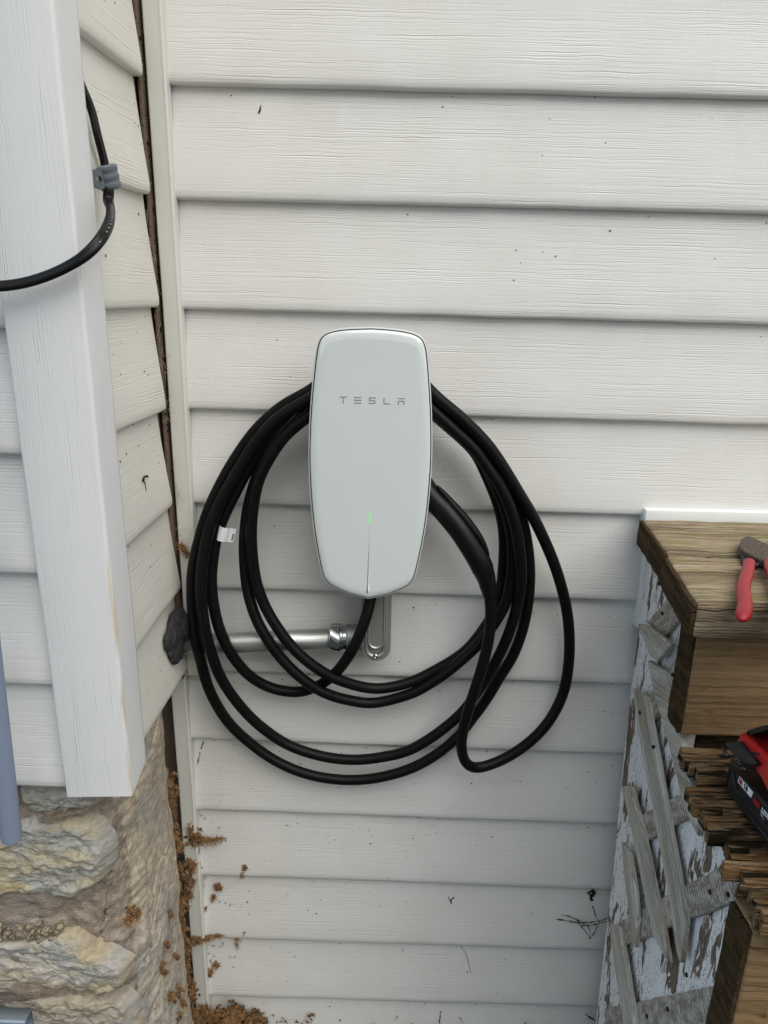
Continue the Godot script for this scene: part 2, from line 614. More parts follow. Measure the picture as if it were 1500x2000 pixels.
func strata() -> ImageTexture:
	# bedded limestone: ledges that run sideways, with pits
	var n := noise(61, 0.012, 5)
	var m := noise(66, 0.03, 4)
	var im := n.get_seamless_image(512, 512)
	var im2 := m.get_seamless_image(512, 512)
	var a := PackedFloat32Array()
	a.resize(512 * 512)
	for y in 512:
		for x in 512:
			var b := im.get_pixel((x / 2) % 512, y).r
			var k := im2.get_pixel(x, y).r
			a[y * 512 + x] = b * 0.8 + k * 0.5 + 0.15 * sin(b * 40.0)
	return from_floats(512, 512, a)

func ribbed() -> StandardMaterial3D:
	var w := 1024
	var h := 256
	var n := noise(55, 0.02, 4)
	var f := noise(56, 0.2, 2)
	var rgb := PackedByteArray()
	rgb.resize(w * h * 3)
	var hh := PackedFloat32Array()
	hh.resize(w * h)
	for y in h:
		for x in w:
			var b := n.get_noise_2d(x * 0.5, y)
			var r := 0.5 + 0.5 * sin(x * 0.30 + 4.0 * b + 0.02 * y)
			var k := f.get_noise_2d(x * 0.5, y * 0.3)
			var c := Color(0.53, 0.50, 0.45).lerp(Color(0.74, 0.72, 0.68), clampf(0.35 + b + 0.3 * k + 0.45 * (r - 0.5), 0.0, 1.0))
			if r > 0.62 and k > -0.05 - b * 0.6:
				c = c.lerp(Color(0.80, 0.80, 0.80), clampf((r - 0.62) * 2.6 + k * 0.5, 0.0, 0.75))
			put(rgb, (y * w + x) * 3, c)
			hh[y * w + x] = r * 0.9 + k * 0.25
	var m := mat(Color.WHITE, 0.88, 0.0, 0.2)
	m.albedo_texture = from_rgb(w, h, rgb)
	m.uv1_scale = Vector3(3.0, 12.0, 1)
	return relief(m, from_floats(w, h, hh), 0.09)

func peeling() -> StandardMaterial3D:
	# white paint that flakes off grey plywood in long upright tongues; metres along the panel
	var w := 640
	var h := 1280
	var big := noise(81, 0.010, 3)
	var fib := noise(82, 0.035, 4)
	var fine := noise(83, 0.12, 3)
	var rgb := PackedByteArray()
	rgb.resize(w * h * 3)
	var hh := PackedFloat32Array()
	hh.resize(w * h)
	for y in h:
		for x in w:
			var wx := x + 22.0 * big.get_noise_2d(x * 0.6, y * 0.4)
			var loss := fib.get_noise_2d(wx * 0.8, y * 0.13) * 1.1 + 0.75 * big.get_noise_2d(x * 1.0, y * 0.6) + 0.4 * fine.get_noise_2d(wx * 1.2, y * 0.25)
			var g := fine.get_noise_2d(wx * 2.0, y * 0.1)
			var bare := Color(0.36, 0.32, 0.28).lerp(Color(0.54, 0.48, 0.42), clampf(0.5 + g * 1.3, 0.0, 1.0))
			var paint := Color(0.93, 0.935, 0.94).lerp(Color(0.85, 0.85, 0.85), clampf(0.4 + g, 0.0, 1.0))
			var e := clampf((loss - 0.31) * 16.0, 0.0, 1.0)
			var c := paint.lerp(bare, e)
			var crack := absf(fine.get_noise_2d(wx * 0.9 + 300, y * 0.06))
			if crack < 0.018:
				c = c.lerp(Color(0.25, 0.22, 0.2), 0.75)
			put(rgb, (y * w + x) * 3, c)
			hh[y * w + x] = (1.0 - e) * 0.6 + 0.25 * g - (0.3 if crack < 0.018 else 0.0)
	var m := mat(Color.WHITE, 0.75, 0.0, 0.3)
	m.albedo_texture = from_rgb(w, h, rgb)
	m.uv1_scale = Vector3(2.0, 1.0, 1)
	return relief(m, from_floats(w, h, hh), 0.12)

# ---------- ground ----------
func build_ground() -> void:
	var st := begin()
	sheet(st, 60, 60, func(u: float, v: float) -> Vector3:
		var x := pow(absf(u - 0.5) * 2.0, 3.0) * signf(u - 0.5) * 60.0
		var z := 1.0 - pow(absf(v - 0.5) * 2.0, 3.0) * signf(v - 0.5) * 60.0
		return Vector3(x, 0.02 * nz.get_noise_2d(x * 0.8, z * 0.8), z), flat_uv)
	var g := obj("ground", done(st), mats.soil)
	g.set_meta("kind", "structure")

# ---------- vinyl walls ----------
func siding_board(parent: Node3D, x0: float, x1: float, yl: float, yr: float, tl: float, tr: float, along: Callable, seed_no: int, m: Material, nose := 0.0135) -> void:
	# one course; along(x, y, out) puts a point of the board, out being its distance from the wall's face
	var prof := [Vector2(0.0, 0.001), Vector2(0.0, nose - 0.004), Vector2(0.0012, nose - 0.0012), Vector2(0.004, nose), Vector2(0.012, nose + 0.0002), Vector2(0.045, nose * 0.74), Vector2(0.09, nose * 0.40), Vector2(1.0, 0.0015)]
	var n := maxi(6, int(absf(x1 - x0) / 0.02))
	var st := begin()
	var rng := RandomNumberGenerator.new()
	rng.seed = seed_no
	var off := Vector2(rng.randf(), rng.randf())
	var pos := func(u: float, v: float) -> Vector3:
		var x := lerpf(x0, x1, u)
		var q: Vector2 = prof[int(round(v * 7))]
		var b := lerpf(yl, yr, u)
		var t := lerpf(tl, tr, u) + 0.012
		var y := b + q.x if q.x < 0.5 else t
		if q.x > 0.02 and q.x < 0.5:
			y = b + q.x
		var wob := 0.0009 * nz.get_noise_2d(x * 7.0 + seed_no, y * 3.0)
		if q.x < 0.02:
			y += 0.0008 * nz.get_noise_2d(x * 9.0, seed_no * 3.7)
		return along.call(x, y, q.y + wob)
	var uv := func(u: float, v: float) -> Vector2:
		var q: Vector2 = prof[int(round(v * 7))]
		return Vector2(lerpf(x0, x1, u), minf(q.x, 0.14) + q.y) + off
	sheet(st, n, 7, pos, uv)
	obj("siding_board", done(st), m, parent)

func build_back_wall() -> void:
	var w := thing("back_wall", "wide white wood-grain vinyl siding wall that the charger hangs on", "wall", Vector3(0.4, 0, 0))
	var st := begin()
	rbox(st, Transform3D(Basis(), Vector3(0.6, 1.5, -0.06)), Vector3(1.86, 3.0, 0.115), 0.002)
	obj("sheathing", done(st), mats.dirty, w)
	var edge := [[0.4877, 0.4836], [0.3614, 0.3585], [0.2301, 0.2268], [0.101, 0.0976], [-0.0318, -0.0335], [-0.1602, -0.1632], [-0.2968, -0.2978], [-0.4161, -0.421], [-0.549, -0.5523], [-0.6803, -0.6826], [-0.814, -0.8125], [-0.946, -0.9405], [-1.07, -1.065]]
	var ups := []
	for k in range(9, 0, -1):
		ups.append([0.4877 + k * 0.129, 0.4836 + k * 0.129])
	ups.append_array(edge)
	for k in ups.size():
		var e: Array = ups[k]
		# measured at x = -0.2 and x = 0.45
		var f := func(x: float) -> float:
			return BASE + lerpf(e[0], e[1], (x + 0.2) / 0.65)
		var up: Array = ups[k - 1] if k > 0 else [e[0] + 0.129, e[1] + 0.129]
		var g := func(x: float) -> float:
			return BASE + lerpf(up[0], up[1], (x + 0.2) / 0.65)
		var xa := -0.256 if k < 16 else -0.272
		siding_board(w, xa, 1.5, f.call(xa), f.call(1.5), g.call(xa), g.call(1.5), func(x: float, y: float, o: float) -> Vector3: return Vector3(x, y, o), 100 + k, mats.vinyl)
	# the channels that close the boards' ends in the corner
	channel(w, -0.2625, -0.239, BASE - 0.297, BASE + 1.3, 0.024, "white channel trim standing beside the dark corner gap")
	channel(w, -0.2895, -0.266, BASE - 0.628, BASE - 0.27, 0.023, "")
	channel(w, -0.2885, -0.265, BASE - 1.03, BASE - 0.6285, 0.0225, "lower channel trim with a crushed foot")
	# trim over the porch
	st = begin()
	var a: Vector3 = Vector3(0.3858, 1.0108, 0.024)
	rbox(st, Transform3D(Basis(Vector3.BACK, 0.004), Vector3(a.x + 0.45, a.y - 0.0105, 0.0115)), Vector3(0.9, 0.0205, 0.026), 0.0015, Vector3i(20, 1, 1))
	var t := obj("porch_trim", done(st), mats.white_trim, w)
	t.set_meta("label", "short white metal trim strip directly above the porch boards")
	st = begin()
	var b: Vector3 = Vector3(0.401, 0.9022, 0.02)
	rbox(st, Transform3D(Basis(), Vector3(0.3985, b.y - 0.012, 0.01)), Vector3(0.007, 0.12, 0.022), 0.0005)
	obj("end_trim", done(st), mats.white_trim, w)

func channel(w: Node3D, x0: float, x1: float, y0: float, y1: float, zf: float, label: String) -> void:
	# a folded strip: back leg to the wall, flat face, and a thin lip on the right that stands clear of the boards
	var prof := PackedVector2Array([Vector2(x0 + 0.002, 0.0), Vector2(x0, zf - 0.0022), Vector2(x0 + 0.0003, zf - 0.0010), Vector2(x0 + 0.0010, zf - 0.0003), Vector2(x0 + 0.0020, zf), Vector2(x0 + 0.0026, zf), Vector2(x1 - 0.0052, zf - 0.0001), Vector2(x1 - 0.0046, zf), Vector2(x1 - 0.0030, zf + 0.0008), Vector2(x1 - 0.0014, zf + 0.0008), Vector2(x1 - 0.0004, zf + 0.0001), Vector2(x1, zf - 0.0012), Vector2(x1, zf - 0.0020), Vector2(x1 - 0.0005, 0.006)])
	var st := begin()
	var n := 30
	sheet(st, prof.size() - 1, n, func(u: float, v: float) -> Vector3:
		var q: Vector2 = prof[int(round(u * (prof.size() - 1)))]
		var y := lerpf(y0, y1, v)
		var k := 0.0009 * nz.get_noise_2d(y * 4.0, x0 * 100.0)
		return Vector3(q.x + k, y, q.y + 0.4 * k), func(u: float, v: float) -> Vector2: return Vector2(lerpf(y0, y1, v), u * 0.03))
	var m := obj("channel_trim", done(st), mats.trim, w)
	if label != "":
		m.set_meta("label", label)

func build_side_wall() -> void:
	var w := thing("side_wall", "narrow cream vinyl siding wall between corner post and dark corner gap", "wall", Vector3(-0.27, 0, 0.13))
	var st := begin()
	rbox(st, Transform3D(Basis(), Vector3(-0.31, BASE - 0.27 + 0.9, 0.115)), Vector3(0.07, 1.8, 0.24), 0.002)
	obj("sheathing", done(st), mats.dirty, w)
	var ys := [[0.88, 0.88], [0.75, 0.75], [0.62, 0.62], [0.481, 0.488], [0.356, 0.363], [0.232, 0.232], [0.104, 0.102], [-0.029, -0.029], [-0.162, -0.157], [-0.281, -0.291]]
	for k in ys.size():
		var e: Array = ys[k]
		var up: Array = ys[k - 1] if k > 0 else [1.0, 1.0]
		# runs from the post (z 0.25) back to the corner (z 0.045)
		var z1 := 0.038 + 0.003 * sin(k * 2.1)
		if k > 7:
			z1 = 0.03 - 0.008 * (k - 8)
		siding_board(w, 0.25, z1, BASE + e[0], BASE + e[1], BASE + up[0], BASE + up[1], func(x: float, y: float, o: float) -> Vector3: return Vector3(-0.2755 + o, y, x), 200 + k, mats.cream)
	st = begin()
	rbox(st, Transform3D(Basis(), Vector3(-0.269, BASE + 0.4, 0.006)), Vector3(0.004, 1.4, 0.05), 0.001, Vector3i(2, 40, 3), Vector3(0.001, 0.001, 0.001), 30)
	obj("corner_flange", done(st), mats.dirty, w)

func build_front_wall() -> void:
	var w := thing("front_wall", "white vinyl siding of the bump-out behind the grey pipe", "wall", Vector3(-0.6, 0, 0.26))
	var st := begin()
	rbox(st, Transform3D(Basis(), Vector3(-0.77, BASE - 0.28 + 0.9, 0.13)), Vector3(0.86, 1.8, 0.26), 0.002)
	obj("sheathing", done(st), mats.dirty, w)
	var ys := [0.76, 0.62, 0.48, 0.345, 0.2145, 0.092, -0.036, -0.168, -0.302]
	for k in ys.size():
		var up: float = ys[k - 1] if k > 0 else 0.9
		siding_board(w, -1.2, -0.318, BASE + ys[k], BASE + ys[k], BASE + up, BASE + up, func(x: float, y: float, o: float) -> Vector3: return Vector3(x, y, 0.263 + o), 300 + k, mats.vinyl)
	# the outside corner post: a hollow folded profile with a wide front and a narrow side
	var f := 0.287
	var prof := PackedVector2Array([Vector2(-0.3265, 0.262), Vector2(-0.3265, f - 0.002), Vector2(-0.3258, f - 0.0006), Vector2(-0.324, f), Vector2(-0.2535, f), Vector2(-0.2512, f - 0.0006), Vector2(-0.2504, f - 0.0022), Vector2(-0.25, f - 0.004), Vector2(-0.25, f - 0.0055), Vector2(-0.25, 0.24), Vector2(-0.2505, 0.2365), Vector2(-0.256, 0.236), Vector2(-0.268, 0.2362)])
	var lens := PackedFloat32Array([0])
	for i in range(1, prof.size()):
		lens.append(lens[-1] + prof[i].distance_to(prof[i - 1]))
	st = begin()
	sheet(st, prof.size() - 1, 60, func(u: float, v: float) -> Vector3:
		var q: Vector2 = prof[int(round(u * (prof.size() - 1)))]
		var low := BASE - 0.301 + (f - q.y) * 0.28 - 0.05 * (q.x + 0.25) * -1.0
		var y := lerpf(low, BASE + 1.2, v)
		return Vector3(q.x + 0.0008 * nz.get_noise_2d(y * 3.0, 2.0), y, q.y + 0.0006 * nz.get_noise_2d(y * 4.0, 9.0 + q.x * 20)), func(u: float, v: float) -> Vector2: return Vector2(v * 1.5, lens[int(round(u * (prof.size() - 1)))]), func(q: Vector3, _u: float, _v: float) -> Color:
		# the fold is worn down to yellowed plastic in places
		var worn := q.x > -0.2528 and q.z > f - 0.0042 and nz.get_noise_2d(q.y * 9.0, 5.0) + 0.5 * nz.get_noise_2d(q.y * 60.0, q.x * 900.0) > 0.12 + 0.5 * smoothstep(1.0, 1.3, q.y)
		return Color(0.60, 0.53, 0.41) if worn else Color(0.735, 0.745, 0.75))
	var p := obj("corner_post", done(st), mats.post, w)
	p.set_meta("label", "bluish white corner post with upright wood grain")

# ---------- stone foundation of the bump-out ----------
func footing_path(s: float, y: float) -> Vector3:
	# plan of the rough wall from the far left, round its corner and back into the gap
	var gap := 0.004 + 0.022 * smoothstep(-0.40, -0.75, y) + 0.014 * exp(-pow((y + 0.45) / 0.05, 2.0))
	var pts := [Vector2(-1.1, 0.246), Vector2(-0.72, 0.246), Vector2(-0.42, 0.247), Vector2(-0.345, 0.244), Vector2(-0.305, 0.222), Vector2(-0.284, 0.175), Vector2(-0.277, 0.115), Vector2(-0.284 - gap * 0.55, 0.07), Vector2(-0.296 - gap, 0.045), Vector2(-0.33, 0.02)]
	var k := s * (pts.size() - 1)
	var i := mini(int(k), pts.size() - 2)
	var a: Vector2 = pts[maxi(i - 1, 0)]
	var b: Vector2 = pts[i]
	var c: Vector2 = pts[i + 1]
	var d: Vector2 = pts[mini(i + 2, pts.size() - 1)]
	var q := b.cubic_interpolate(c, a, d, k - i)
	var q2 := b.cubic_interpolate(c, a, d, minf(k - i + 0.02, 1.0))
	var t := (q2 - q).normalized() if q2.distance_to(q) > 1e-6 else Vector2(1, 0)
	var out := Vector2(-t.y, t.x)
	if out.y < 0 and out.x < 0:
		out = -out
	return Vector3(q.x, q.y, atan2(out.y, out.x))

func rock_noise(p: Vector3, bed: float) -> float:
	# beds run sideways: low frequency along them, high across
	var a := nf.get_noise_3d(p.x * 9.0, p.y * 9.0 * bed, p.z * 9.0)
	var r := 1.0 - absf(nf.get_noise_3d(p.x * 13.0 + 5.0, p.y * 13.0 * bed, p.z * 13.0 + 3.0)) * 2.2
	return a + 0.55 * clampf(r, -0.6, 0.6)

func build_foundation() -> void:
	var w := thing("stone_foundation", "rough stone and mortar foundation under the white corner post", "foundation", Vector3(-0.5, 0, 0.2))
	var rose := Vector3(0.49, 0.405, 0.32)
	var tan := Vector3(0.53, 0.445, 0.315)
	var grey := Vector3(0.38, 0.37, 0.345)
	var mauve := Vector3(0.27, 0.225, 0.19)
	var tint := func(p: Vector3, _u: float, _v: float) -> Color:
		var a := clampf(0.5 + 1.3 * nz.get_noise_3d(p.x * 7, p.y * 5, p.z * 7), 0, 1)
		var b := clampf(0.5 + 1.4 * nz.get_noise_3d(p.x * 12 + 30, p.y * 8, p.z * 12), 0, 1)
		var c := grey.lerp(rose, a).lerp(tan, b * 0.6)
		if p.z > 0.2 and p.x < -0.3:
			c = c.lerp(mauve, 0.7)
		c *= 0.97 + 0.42 * nz.get_noise_3d(p.x * 85, p.y * 85, p.z * 85)
		return Color(c.x, c.y, c.z)
	var st := begin()
	sheet(st, 320, 300, func(u: float, v: float) -> Vector3:
		var y := lerpf(-1.05, -0.268, v)
		var s := pow(u, 0.55)
		var q := footing_path(s, y)
		var p := Vector3(q.x, BASE + y, q.y)
		var k := 0.014 * nz.get_noise_3d(p.x * 6, p.y * 3.5, p.z * 6) + 0.0024 * nz.get_noise_3d(p.x * 32, p.y * 30, p.z * 32)
		var crack := absf(nf.get_noise_3d(p.x * 7 + 40, p.y * 3.5, p.z * 7 + p.y * 5.0))
		k -= 0.006 * (1.0 - smoothstep(0.004, 0.030, crack)) * smoothstep(-0.3, 0.1, nz.get_noise_3d(p.x * 5, p.y * 5, 77.0))
		if s < 0.55:
			k += 0.006 * nf.get_noise_3d(p.x * 40, p.y * 40, 4)
		var low := 0.012 * smoothstep(-0.5, -0.95, y) * smoothstep(0.3, 0.55, s) * (1.0 - smoothstep(0.7, 0.8, s))
		return p + Vector3(cos(q.z), 0, sin(q.z)) * (k + low), flat_uv, tint)
	obj("mortar", done(st), mats.mortar, w)
	var yellow := Vector3(0.41, 0.345, 0.215)
	stone(w, PackedVector2Array([Vector2(-0.5264, 0.6552), Vector2(-0.4255, 0.6606), Vector2(-0.3876, 0.665), Vector2(-0.344, 0.6652), Vector2(-0.3169, 0.6573), Vector2(-0.3022, 0.6352), Vector2(-0.2987, 0.6062), Vector2(-0.3058, 0.5785), Vector2(-0.324, 0.5563), Vector2(-0.3516, 0.539), Vector2(-0.3838, 0.5409), Vector2(-0.4158, 0.5444), Vector2(-0.4416, 0.5449), Vector2(-0.547, 0.5364)]), 0.243, 0.013, 1, yellow, grey)
	stone(w, PackedVector2Array([Vector2(-0.5596, 0.4635), Vector2(-0.4518, 0.4717), Vector2(-0.406, 0.4821), Vector2(-0.3716, 0.4887), Vector2(-0.3513, 0.4811), Vector2(-0.3337, 0.4599), Vector2(-0.3076, 0.4404), Vector2(-0.2925, 0.4299), Vector2(-0.2972, 0.3989), Vector2(-0.3245, 0.3816), Vector2(-0.3616, 0.3852), Vector2(-0.402, 0.3887), Vector2(-0.464, 0.384), Vector2(-0.5746, 0.3771)]), 0.243, 0.013, 2, Vector3(0.40, 0.335, 0.23), grey)
	stone(w, PackedVector2Array([Vector2(-0.5756, 0.3716), Vector2(-0.4648, 0.3786), Vector2(-0.4027, 0.3833), Vector2(-0.3622, 0.3798), Vector2(-0.3251, 0.3761), Vector2(-0.3017, 0.37), Vector2(-0.2896, 0.3359), Vector2(-0.3036, 0.2693), Vector2(-0.4839, 0.2409), Vector2(-0.5993, 0.235)]), 0.241, 0.013, 3, Vector3(0.36, 0.305, 0.235), Vector3(0.33, 0.32, 0.30))
	stone(w, PackedVector2Array([Vector2(-0.4016, 0.7194), Vector2(-0.2968, 0.7232), Vector2(-0.3, 0.6895), Vector2(-0.3357, 0.6762), Vector2(-0.3713, 0.6674), Vector2(-0.3964, 0.6679), Vector2(-0.4057, 0.6788)]), 0.236, 0.018, 4, Vector3(0.30, 0.30, 0.26), grey)
	stone(w, PackedVector2Array([Vector2(-0.3899, 0.6642), Vector2(-0.3589, 0.6721), Vector2(-0.3265, 0.6837), Vector2(-0.303, 0.6956), Vector2(-0.3013, 0.6876), Vector2(-0.3213, 0.6735), Vector2(-0.3537, 0.6633), Vector2(-0.3855, 0.6591)]), 0.240, 0.016, 5, Vector3(0.27, 0.22, 0.165), mauve)
	stone(w, PackedVector2Array([Vector2(-0.4927, 0.7343), Vector2(-0.4064, 0.7374), Vector2(-0.4035, 0.6941), Vector2(-0.41, 0.6641), Vector2(-0.4549, 0.6579), Vector2(-0.5049, 0.6605)]), 0.238, 0.018, 6, Vector3(0.26, 0.25, 0.20), grey)
	# the gravelly lower edge of the mortar bed
	st = begin()
	var rng := RandomNumberGenerator.new()
	rng.seed = 4
	var g0: Vector3 = Vector3(-0.4584, 0.4715, 0.25)
	var g1: Vector3 = Vector3(-0.375, 0.4837, 0.25)
	for k in 420:
		var t := rng.randf_range(-0.6, 1.0)
		var p := g0.lerp(g1, t) + Vector3(0, rng.randfn() * 0.008 + 0.004, rng.randf_range(-0.008, 0.004))
		var r := rng.randf_range(0.0008, 0.0038)
		var c := Color(0.27, 0.22, 0.16) * rng.randf_range(0.6, 1.5)
		lump(st, p, Vector3(r * 1.3, r, r), 200.0, 0.4, 5, Basis(Vector3.UP, rng.randf() * 3), func(_q: Vector3, _u: float, _v: float) -> Color: return c)
	var gr := obj("gravel", done(st), mats.mortar, w)
	gr.set_meta("kind", "stuff")

func stone(w: Node3D, outline: PackedVector2Array, z0: float, bulge: float, seed_no: int, ca: Vector3, cb: Vector3) -> void:
	outline = ccw(outline)
	var mid := Vector2.ZERO
	for p in outline:
		mid += p
	mid /= outline.size()
	# the outline as a smooth ring
	var ring := PackedVector2Array()
	var n := outline.size()
	for i in n:
		for k in 12:
			ring.append(outline[i].cubic_interpolate(outline[(i + 1) % n], outline[(i + n - 1) % n], outline[(i + 2) % n], k / 12.0))
	var m := ring.size()
	var st := begin()
	sheet(st, m, 46, func(u: float, v: float) -> Vector3:
		var b: Vector2 = ring[int(round(u * m)) % m]
		var e := 1.0 - v
		var q := mid.lerp(b, e)
		var edge := (1.0 - e) * b.distance_to(mid)
		var round_up := 1.0 - pow(clampf(1.0 - edge / 0.016, 0.0, 1.0), 2.2)
		var p := Vector3(q.x, q.y, seed_no * 3.0)
		var z := z0 - 0.012 + (bulge + 0.012) * round_up
		z += round_up * (0.008 * rock_noise(p, 1.6) + 0.004 * nf.get_noise_3d(p.x * 45, p.y * 75, p.z))
		var wob := Vector2(nz.get_noise_2d(q.x * 40, q.y * 40), nz.get_noise_2d(q.x * 40 + 50, q.y * 40)) * 0.003
		return Vector3(q.x + wob.x, q.y + wob.y, z), flat_uv, func(p: Vector3, _u: float, _v: float) -> Color:
			var a := clampf(0.5 + 1.6 * nz.get_noise_3d(p.x * 11, p.y * 22, seed_no), 0, 1)
			var c := cb.lerp(ca, a)
			c = c.lerp(Vector3(0.46, 0.42, 0.34), clampf(0.9 * nz.get_noise_3d(p.x * 30, p.y * 50, seed_no + 9.0), 0, 0.6))
			c *= 0.95 + 0.35 * nz.get_noise_3d(p.x * 140, p.y * 180, p.z * 140)
			return Color(c.x, c.y, c.z))
	obj("stone", done(st), mats.stone, w)

# ---------- porch steps ----------
func plank(parent: Node3D, called: String, x0: float, y0: float, y1: float, z0: float, z1: float, m: Material, seed_no: int, slant := 0.0, amp := Vector3(0.0008, 0.0012, 0.001), r := 0.005, x1 := 1.35, n := Vector3i(40, 4, 10), ragged := 0.0) -> MeshInstance3D:
	var st := begin()
	var size := Vector3(x1 - x0, y1 - y0, z1 - z0)
	var at := Vector3((x0 + x1) / 2, BASE + (y0 + y1) / 2, (z0 + z1) / 2)
	rbox(st, Transform3D(Basis(), at), size, r, n, amp, 28.0, 1.0, func(k: Vector3, p: Vector3) -> Vector3:
		var left := clampf(-k.x * 4.0 - 3.0, 0.0, 1.0)
		p.x += slant * p.z * left
		if ragged > 0.0:
			p.x += left * ragged * (nf.get_noise_2d((p.z + at.z) * 22.0, p.y * 40.0 + seed_no) * 1.4 + 0.3)
			p.y -= 0.5 * (k.y + 1.0) * ragged * 0.5 * maxf(0.0, nf.get_noise_3d((p.x + at.x) * 12.0, 3.0, (p.z + at.z) * 40.0) + 0.1)
		return p, Vector2(seed_no * 0.37, seed_no * 0.21))
	return obj(called, done(st), m, parent)

func rotten_board(parent: Node3D, x0: float, top: float, z0: float, z1: float, seed_no: int, decay: float, label: String) -> void:
	# wood that has split into straight fibre bundles, cracked across into blocks
	var rng := RandomNumberGenerator.new()
	rng.seed = seed_no
	var st := begin()
	var at := Vector3(0.86, BASE + top - 0.024, (z0 + z1) / 2)
	rbox(st, Transform3D(Basis(), at + Vector3((x0 + 0.02 - 0.36) / 2, 0, 0)), Vector3(0.97, 0.030, z1 - z0 - 0.003), 0.004, Vector3i(60, 2, 8), Vector3(0.002, 0.002, 0.001), 60.0)
	var z := z0
	while z < z1 - 0.003:
		var wide := minf(rng.randf_range(0.004, 0.011), z1 - z)
		var x := x0 + rng.randf_range(-0.2, 1.0) * decay * 1.6 + 0.004 * nz.get_noise_1d(z * 90.0)
		while x < 0.75:
			var ln := rng.randf_range(0.015, 0.075) if rng.randf() < 0.7 else rng.randf_range(0.08, 0.2)
			var sink := rng.randf() * rng.randf() * decay * 1.5 + decay * 0.5 * maxf(0.0, nz.get_noise_2d(x * 16.0, z * 30.0))
			var high := 0.016
			var tilt := Basis(Vector3.BACK, rng.randfn() * 0.02) * Basis(Vector3.UP, rng.randfn() * 0.015) * Basis(Vector3.RIGHT, rng.randfn() * 0.12)
			rbox(st, Transform3D(tilt, Vector3(x + ln / 2, BASE + top - high / 2 - sink, z + wide / 2)), Vector3(ln - rng.randf_range(0.0003, 0.0015), high, wide * rng.randf_range(0.72, 1.0)), 0.0011, Vector3i(maxi(1, int(ln / 0.012)), 1, 2), Vector3(0.0013, 0.0016, 0.0012), 130.0, 1.0, null, Vector2(rng.randf(), rng.randf()))
			x += ln
		z += wide
	var o := obj("tread_board", done(st), mats.rotten, parent)
	o.set_meta("label", label)

func board_end(board: MeshInstance3D, x0: float, y0: float, y1: float, z0: float, z1: float, slant: float) -> void:
	# the sawn end, a hair proud of the board
	var st := begin()
	rbox(st, Transform3D(Basis(), Vector3(x0 - 0.0012, BASE + (y0 + y1) / 2, (z0 + z1) / 2)), Vector3(0.006, y1 - y0 - 0.003, z1 - z0 - 0.003), 0.002, Vector3i(1, 6, 16), Vector3(0.0015, 0.001, 0.001), 90.0, 1.0, func(_k: Vector3, p: Vector3) -> Vector3:
		p.x += slant * p.z
		return p)
	obj("end_grain", done(st), mats.end_grain, board)

func slat(parent: Node3D, poly: PackedVector2Array, x: float, thick: float, m: Material, seed_no: int) -> void:
	# poly is (z, y) on the outer face of the slat, whose face looks towards -x
	poly = ccw(poly)
	# finer edge so that it is not ruler-straight
	var fine := PackedVector2Array()
	for i in poly.size():
		var a := poly[i]
		var b := poly[(i + 1) % poly.size()]
		var n := maxi(1, int(a.distance_to(b) / 0.012))
		for k in n:
			var p := a.lerp(b, float(k) / n)
			if k > 0:
				p += Vector2(nz.get_noise_2d(p.x * 60 + seed_no, p.y * 60), nz.get_noise_2d(p.x * 60, p.y * 60 + seed_no)) * 0.0016
			fine.append(p)
	var best := 0.0
	var dir := Vector2.RIGHT
	for i in poly.size():
		var e := poly[(i + 1) % poly.size()] - poly[i]
		if e.length() > best:
			best = e.length()
			dir = e.normalized()
	var uvx := Transform2D(Vector2(dir.x, -dir.y), Vector2(dir.y, dir.x), Vector2(seed_no * 0.31, seed_no * 0.17))
	var st := begin()
	slab(st, fine, [Vector2(0, -thick), Vector2(0, -0.0012), Vector2(0.0012, 0.0)], Transform3D(Basis(Vector3.BACK, Vector3.UP, Vector3.LEFT), Vector3(x, 0, 0)), 3, uvx)
	obj("lattice_slat", done(st), m, parent)

func nail(parent: Node3D, at: Vector3, r := 0.0028) -> void:
	var st := begin()
	lathe(st, [Vector2(0.0001, 0.0018), Vector2(r * 0.8, 0.0015), Vector2(r, 0.0005), Vector2(r * 0.9, -0.002)], Transform3D(Basis(Vector3.BACK, PI / 2), at), 10)
	obj("nail", done(st), mats.nail, parent)

